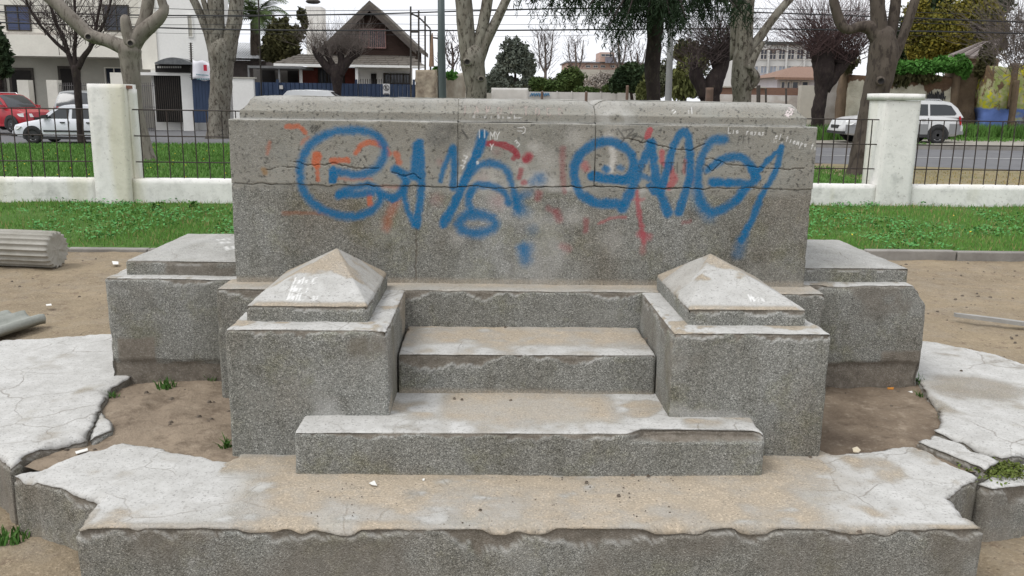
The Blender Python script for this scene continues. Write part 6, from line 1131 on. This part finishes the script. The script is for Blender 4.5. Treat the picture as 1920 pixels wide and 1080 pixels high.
# ---- leafy crowns
def crown(name, mat, blobs, d, n, r, parent, dr=.6, seed=0, flat=.9, drop=None):
    """leaf clumps through the volume of several uneven lobes; blobs (u, v, ru px, rv px)"""
    g = np.random.default_rng(seed); tot = sum(b[2] * b[3] for b in blobs); X = []
    for u, v, ru, rv in blobs:
        k = int(n * ru * rv / tot); c = at(u, v, d); q = g.normal(size=(k, 3)); q /= np.linalg.norm(q, axis=1, keepdims=True); q *= (g.random(k) ** .5)[:, None] * (1 + .55 * (fbm(q + u, 2.1, 3, seed) - .5)[:, None] * 2); q += g.normal(size=(k, 3)) * .07
        X.append(np.array(c) + q * np.array([ru / FPX * d, ru / FPX * d * dr, rv / FPX * d]))
    X = np.concatenate(X); keep = fbm(X, .9 * 20 / d + .35, 3, seed + 3) > .36; X = X[keep]; k = len(X); th = g.normal(size=(k, 3)); th /= np.linalg.norm(th, axis=1, keepdims=True); w = np.cross(th, g.normal(size=(k, 3))); w /= np.linalg.norm(w, axis=1, keepdims=True)
    if drop: th[:, 2] = -abs(th[:, 2]) * drop - .5; th /= np.linalg.norm(th, axis=1, keepdims=True)
    rr = r * (.6 + .8 * g.random(k))[:, None]; P = np.stack([X - th * rr, X + w * rr * .55, X + th * rr, X - w * rr * .55], 1).reshape(-1, 3); i = np.arange(k)[:, None] * 4
    return mesh_np(name, P, [i + np.array([[0, 1, 2, 3]])], mat, parent, None, False)
def leafm(name, a, b, c=None): 
    n = N(name); x = n.mix(n.ramp(n.noise(.9, 5), [(.35, 0), (.65, 1)]), a, b); x = n.mix(n.ramp(n.noise(6, 2), [(.45, 0), (.7, .8)]), x, c or tuple(q * 1.5 for q in a)); return n.done(x, .7, spec=.12)
def leafy(name, lb, px, d, mat, blobs, n, r, tr=None, seed=1, group=None, cat='tree', bk=BD, **k):
    p = at(px[0], px[1], d); t = empty(name, (p.x, d, float(gz(p.x, d))), lb, cat, group); mb = MB()
    for i, q in enumerate(tr or [[(px[0], px[1] + 8, 3), (blobs[0][0], blobs[0][1], 2)]]): limb(mb, q, d, 7, 4, i)
    mb.build('trunk', bk, t, None, True); crown('crown', mat, blobs, d, n, r, t, seed=seed, **k); return t
OLV = leafm('hazed_olive_grey_leaves', (.085, .10, .08), (.12, .135, .11)); DKG = leafm('dark_green_leaves', (.022, .038, .018), (.04, .06, .024)); MDG = leafm('mid_green_leaves', (.045, .075, .022), (.07, .10, .03)); YLG = leafm('yellow_olive_leaves', (.075, .08, .018), (.14, .125, .022), (.25, .20, .028)); BRG = leafm('brown_green_leaves', (.055, .055, .025), (.09, .085, .035)); IVY = leafm('ivy_leaves', (.055, .15, .028), (.085, .21, .04)); PAL = leafm('blossom_twigs', (.28, .25, .22), (.36, .33, .30)); WIL = leafm('willow_leaves', (.09, .10, .035), (.12, .125, .04))  # olive grey leaf colour is lightened to paint in distance haze
leafy('olive_tree', 'round grey green tree left of the tall thin bare trees', (966, 178), 88, OLV, [(966, 118, 30, 38), (950, 135, 20, 26), (985, 128, 19, 30), (960, 155, 28, 14), (975, 96, 16, 14), (945, 105, 14, 14)], 16000, .20)
leafy('round_bush', 'rounded mid green bush before the pink apartment block', (1070, 178), 80, MDG, [(1070, 152, 22, 22), (1062, 160, 18, 16), (1080, 158, 18, 18)], 11000, .13, None, 2, None, 'bush')
leafy('pale_shrub', 'pale blossoming shrub between the round bush and the dark shrubs', (1125, 178), 76, PAL, [(1122, 158, 26, 18), (1135, 150, 18, 14), (1108, 165, 14, 10)], 4200, .10, None, 3, None, 'shrub')
leafy('dark_shrub', 'dense dark green shrub left of the conifer trunk', (1185, 180), 60, DKG, [(1180, 145, 26, 24), (1200, 155, 22, 26), (1160, 155, 16, 18), (1210, 140, 14, 16)], 15000, .14, None, 4, None, 'shrub')
for lb, bl, sd_ in (('low hedge of green shrubs along the panel wall at its middle', [(1030, 162, 26, 10), (1010, 158, 16, 12)], 5), ('grey green scrub at the far left end of the panel wall', [(928, 150, 12, 18), (940, 160, 14, 12), (916, 160, 8, 16)], 6), ('bush growing behind the right end of the panel wall', [(1150, 168, 20, 10), (1100, 170, 20, 7)], 7)): leafy('shrub', lb, (bl[0][0], 180), 72, MDG if sd_ != 6 else OLV, bl, 6500, .12, None, sd_, None, 'shrub')
for lb, bl, sd_ in (('drooping yellow green willow right of the conifer trunk', [(1282, 150, 26, 30), (1300, 130, 24, 26), (1270, 170, 16, 16)], 8), ('loose willow foliage left of the conifer trunk', [(1206, 172, 12, 16), (1215, 160, 10, 20)], 9)): leafy('willow', lb, (bl[0][0], 186), 34, WIL, bl, 4200, .11, [[(bl[0][0], 190, 5), (bl[0][0] + 4, 150, 3), (bl[0][0] + 8, 110, 2)]], sd_, None, 'tree', drop=2.2)
leafy('brown_shrub', 'brownish bare topped thicket between conifer and dark pollard', (1300, 120), 40, BRG, [(1285, 95, 26, 20), (1310, 105, 22, 20)], 1500, .12, None, 10, None, 'shrub')
leafy('yellow_tree', 'big autumn yellow and olive tree rising behind the ruined wall', (1790, 150), 50, YLG, [(1770, 62, 58, 44), (1830, 40, 50, 42), (1740, 95, 40, 22), (1800, 85, 44, 26), (1860, 70, 30, 36), (1720, 40, 24, 40)], 52000, .10, [[(1790, 200, 9), (1792, 120, 8), (1785, 60, 5), (1770, 10, 3)], [(1792, 110, 6), (1830, 60, 4), (1850, 10, 3)], [(1788, 110, 6), (1750, 70, 4), (1735, 30, 3)]], 11)
leafy('dark_tree', 'dark leafy tree filling the gap behind the leaning brown tree', (1730, 150), 54, DKG, [(1725, 60, 36, 60), (1760, 20, 40, 30), (1715, 110, 24, 24), (1850, 10, 50, 20), (1690, 90, 26, 40)], 22000, .15, [[(1735, 200, 9), (1730, 110, 7), (1725, 50, 4)]], 12)
leafy('evergreen_tree', 'brownish green evergreen tree behind the low tin roofed shed', (530, 130), 54, BRG, [(530, 78, 30, 34), (545, 55, 22, 24), (512, 95, 22, 22), (545, 100, 18, 20), (566, 40, 10, 22)], 18000, .13, [[(532, 170, 5), (532, 110, 4), (536, 60, 2)]], 13)
leafy('dark_conifer', 'dark conifer at the left edge beside the cream house', (2, 160), 43, DKG, [(0, 105, 17, 34), (-14, 90, 20, 50), (6, 128, 16, 14)], 4200, .16, None, 14)
iv = empty('creeper', at(1745, 128, 37.8), 'bright green creeper spilling over the top of the ruined wall', 'creeper'); crown('leaves', IVY, [(1700, 128, 24, 12), (1735, 126, 26, 13), (1770, 121, 28, 13), (1800, 122, 16, 16), (1685, 133, 14, 7), (1812, 132, 8, 14)], 37.9, 13000, .085, iv, .8, 21); crown('dead_stems', BRG, [(1690, 146, 24, 14), (1650, 140, 28, 16), (1735, 146, 24, 9), (1780, 146, 18, 10), (1600, 122, 26, 16)], 37.9, 2600, .12, iv, .6, 22, drop=1.5); crown('leaves', BRG, [(1850, 108, 14, 24), (1838, 130, 10, 14)], 37.9, 1200, .11, iv, .8, 23)
leafy('creeper_clump', 'green creeper tuft on the mud wall behind the lamp post', (825, 140), 43.6, IVY, [(846, 142, 10, 8), (818, 132, 6, 7)], 700, .10, None, 24, None, 'creeper')
FAR = leafm('far_foliage', (.055, .07, .04), (.09, .105, .06), (.12, .11, .08))
fw = crown('far_woods', FAR, [(u_, 172 - 14 * n_, 34, 14 + 8 * n_) for u_, n_ in zip(range(880, 1440, 26), n1(np.arange(22.), .9, 3, 5))] + [(1260, 140, 24, 34), (1300, 130, 30, 44), (1400, 150, 30, 30), (1238, 150, 18, 30)], 118, 26000, .26, None, .3, 77); fw['kind'] = 'stuff'
# bare far trees
for u, v0, v1, d, lb, n, sd_ in ((1022, 178, 52, 95, 'tallest thin bare tree on the far side, behind the grey green tree', 110, 31), (1079, 170, 68, 100, 'thin bare tree behind the round mid green bush', 70, 32), (1160, 160, 60, 90, 'bare tree with upright stems above the dark shrub', 80, 33), (848, 150, 70, 60, 'bare grey tree between the lamp post and the scarred plane tree', 90, 34), (1195, 150, 85, 90, 'low spreading bare tree just left of the conifer trunk', 60, 35), (1450, 100, 84, 70, 'bare crown showing beside the white three storey building', 70, 36)):
    t = tree('far_bare_tree', (u, v1 + 60), d, lb, 'bare trees far behind'); mb = MB(); limb(mb, [(u, v0, 3), (u + 1, (v0 + v1) / 2, 2.2), (u - 1, v1 + 12, 1)], d, 6, 4, sd_); limb(mb, [(u, (v0 * 2 + v1) / 3, 2), (u + 10, (v0 + v1) / 2, 1.4), (u + 15, v1 + 8, .8)], d, 5, 4, sd_); limb(mb, [(u, (v0 * 2 + v1) / 3, 2), (u - 9, (v0 + v1) / 2, 1.4), (u - 14, v1 + 10, .8)], d, 5, 4, sd_)
    H_ = (v0 - v1) / FPX * d; mb.build('trunk', BT2 if sd_ > 30 else BT, t, None, True); mb = MB(); hs_ = [(u + k * 6, v0 - (v0 - v1) * q, .3) for k in (-2, -1, 0, 1, 2) for q in (.4, .55, .7, .85)]; twigs(mb, hs_, n, H_ * .20, d, .7, .7, .030, 3, sd_); mb.build('twigs', BT, t, None, False, False)
# palm
d = 58; t = tree('palm_tree', (478, 120), d, 'tall palm with arching fronds left of the gabled house'); mb = MB(); limb(mb, [(478, 200, 9), (478, 90, 8), (479, 45, 9)], d, 10); mb.build('trunk', BB, t, None, True); rr = random.Random(4)
for k in range(30):
    a = rr.uniform(0, 6.283); el = rr.uniform(.0, 1.25); L = rr.uniform(2.2, 3.4); c = at(479, 36, d); pts = []; dirh = Vector((math.cos(a), math.sin(a), 0)); p = c.copy(); th = el
    for i in range(9): pts.append(p.copy()); p = p + (dirh * math.cos(th) + Vector((0, 0, math.sin(th)))) * L / 8; th -= .16 + .02 * i
    mb = MB().tube(pts, [.035 * (1 - i / 9) + .006 for i in range(9)], 4, False); side_ = dirh.cross(Vector((0, 0, 1)))
    for i in range(1, 9):
        for j in range(3):
            q = pts[i - 1].lerp(pts[i], j / 3); tg = (pts[i] - pts[i - 1]).normalized()
            for s in (1, -1): e = q + (side_ * s * .75 + tg * .55 + Vector((0, 0, -.30))).normalized() * (.75 * math.sin(math.pi * (i + j / 3) / 9.3) + .12); mb.add([q - tg * .04, q + tg * .04, e], [(0, 1, 2)])
    mb.build('frond', leafm('palm_leaf', (.055, .085, .03), (.09, .12, .045)) if k == 0 else bpy.data.materials['palm_leaf'], t, None, False, False)
# conifer with drooping boughs
d = 22; t = tree('conifer', (1226, 200), d, 'dark conifer with drooping boughs hanging across the top of the view'); mb = MB(); limb(mb, [(1226, 300, 17), (1225, 180, 13), (1224, 120, 14), (1227, 70, 14), (1230, 20, 15), (1232, -60, 14)], d, 12, 5, 1, .12)
NDL = leafm('conifer_needles', (.012, .023, .011), (.020, .034, .015)); rr = random.Random(8); tips = [(982, 2), (1005, 14), (1035, 22), (1062, 34), (1090, 30), (1112, 46), (1140, 62), (1150, 82), (1175, 66), (1190, 40), (1205, 56), (1262, 52), (1292, 44), (1318, 40), (1342, 44), (1360, 20), (1385, 40), (1412, 36), (1300, 10), (1120, 5), (1060, -5), (1170, 20), (1340, 5), (1262, 78), (1250, 30), (1080, 12), (1145, 30), (1280, 25), (1322, 22), (1225, 10), (1200, 15), (1100, -10), (1020, -12), (1390, 5)]; X = []; T = []
for k, (u, v) in enumerate(tips):
    for rep in range(2):
        dd = rr.uniform(-2.2, 2.2); a = at(1228, min(v - 66, 0) - rr.uniform(0, 60), d); b = at(u + rr.uniform(-12, 12), v - 10 - rep * 16, d + dd); mid = a.lerp(b, .55) + Vector((0, 0, .35 + .1 * abs(b.x - a.x))); pts = [Vector(q) for q in crom([tuple(a), tuple(mid), tuple(b)], 8)]; mb.tube(pts, [.045 * (1 - i / len(pts)) + .008 for i in range(len(pts))], 5, False)
        for i in range(4, len(pts)):
            for _ in range(5 if i > 8 else 3):
                q = pts[i] + Vector((rr.gauss(0, .10), rr.gauss(0, .16), rr.gauss(-.02, .05))); L = rr.uniform(.12, .42) ; sw = Vector((rr.gauss(0, .35), rr.gauss(0, .35), -1)).normalized()
                for s in range(9): X.append(q + sw * L * s / 6 + Vector((rr.gauss(0, .02), rr.gauss(0, .02), 0))); T.append((sw + Vector((rr.gauss(0, .6), rr.gauss(0, .6), rr.gauss(.1, .3)))).normalized())
mb.build('trunk', BD, t, None, True); X = np.array([tuple(x) for x in X]); T = np.array([tuple(x) for x in T]); W_ = np.cross(T, rng.normal(size=T.shape)); W_ /= np.linalg.norm(W_, axis=1, keepdims=True); r_ = (.04 + .05 * rng.random(len(X)))[:, None]; P = np.stack([X - T * r_, X + W_ * r_ * .17, X + T * r_, X - W_ * r_ * .17], 1).reshape(-1, 3); i = np.arange(len(X))[:, None] * 4; mesh_np('boughs', P, [i + np.array([[0, 1, 2, 3]])], NDL, t, None, False)
# ------------------------------------------------------------------ poles, lamp, wires
PG = M('lamp_post_grey', (.075, .095, .095), (.06, .075, .075), 3, .5); lp = tree('lamp_post', (829, 200), 27, 'plain dark grey metal lamp post right of the mud column'); lp['category'] = 'lamp post'; MB().tube([at(830, 300, 27), at(830, 186, 27), at(828, 90, 27), at(826.5, -60, 27)], [.13, .115, .11, .10], 14).build('pole', PG, lp, None, True); MB().box(lp.location.x - .2, lp.location.x + .2, 26.8, 27.2, -.1, .05).build('base_plate', PG, lp)
up = tree('utility_pole', (1254, 200), 29, 'weathered pale concrete utility pole right of the conifer trunk'); up['category'] = 'utility pole'; MB().tube([at(1251, 320, 29), at(1253, 185, 29), at(1258, 55, 29), at(1260, -60, 29)], [.13, .11, .09, .085], 12).build('pole', M('pole_grey', (.27, .27, .265), (.2, .2, .195), 3, .9), up, None, True); pq = at(1259.5, -30, 29); MB().box(pq.x - .8, pq.x + .8, 28.85, 28.97, pq.z - .08, pq.z + .04).build('crossarm', FRD, up)
lh = empty('street_lamp', at(585, 3, 40), 'dark oval street lamp head hanging above the white tower', 'street lamp'); p = at(587, 3, 40); mb = MB(); n = 14
for q, z in ((.02, .14), (.18, .10), (.30, .03), (.32, -.02), (.22, -.07), (.03, -.09)): mb.v += [(p.x + q * math.cos(a * 6.2832 / n), p.y + q * math.sin(a * 6.2832 / n), p.z + z * 1.1) for a in range(n)]
for i in range(5):
    for a in range(n): mb.f.append((i * n + a, i * n + (a + 1) % n, (i + 1) * n + (a + 1) % n, (i + 1) * n + a)); mb.m.append(0)
mb.build('lamp_head', FRD, lh, None, True); MB().tube([(p.x, p.y, p.z + .12), (p.x - .1, p.y, p.z + .5), (p.x - 1.2, p.y + .2, p.z + 1.2), (p.x - 2.4, p.y + .3, p.z + 1.0), (p.x - 2.5, p.y + .3, p.z - 7.5)], .035, 6).build('arm', FRD, lh, None, True)
WR = M('cable_black', (.02, .02, .022), (.03, .03, .03), 9, .6)
for lb, pts, r, d in (('thickest lowest overhead cable crossing the whole view', [(-60, 40), (240, 50), (480, 56), (900, 57), (1350, 54), (1700, 58), (1980, 64)], .028, 34), ('thick overhead cable above the roofs, second lowest', [(-60, 20), (240, 28), (480, 29), (700, 26), (900, 20), (1150, 16), (1500, 26), (1980, 44)], .026, 34.5), ('thin overhead wire just above the thick upper cable', [(-60, 8), (240, 14), (480, 20), (900, 18), (1300, 14), (1980, 30)], .012, 35), ('thin overhead wire sagging just under the thick upper cable', [(-60, 22), (260, 33), (640, 28), (900, 29), (1200, 30), (1500, 36), (1980, 52)], .012, 35.5), ('hairline wire between the two thick cables', [(-60, 34), (280, 46), (600, 44), (1000, 46), (1480, 37), (1980, 40)], .009, 36), ('hairline wire drooping below the lowest thick cable', [(-60, 48), (300, 62), (640, 64), (1000, 68), (1400, 60), (1980, 74)], .007, 36.5)):
    tag(MB().tube([q for q in crom([tuple(at(u, v, d)) for u, v in pts], 6)], r, 5).build('power_line', WR, None, at(960, 40, d)), lb, 'power line', 'overhead wires')
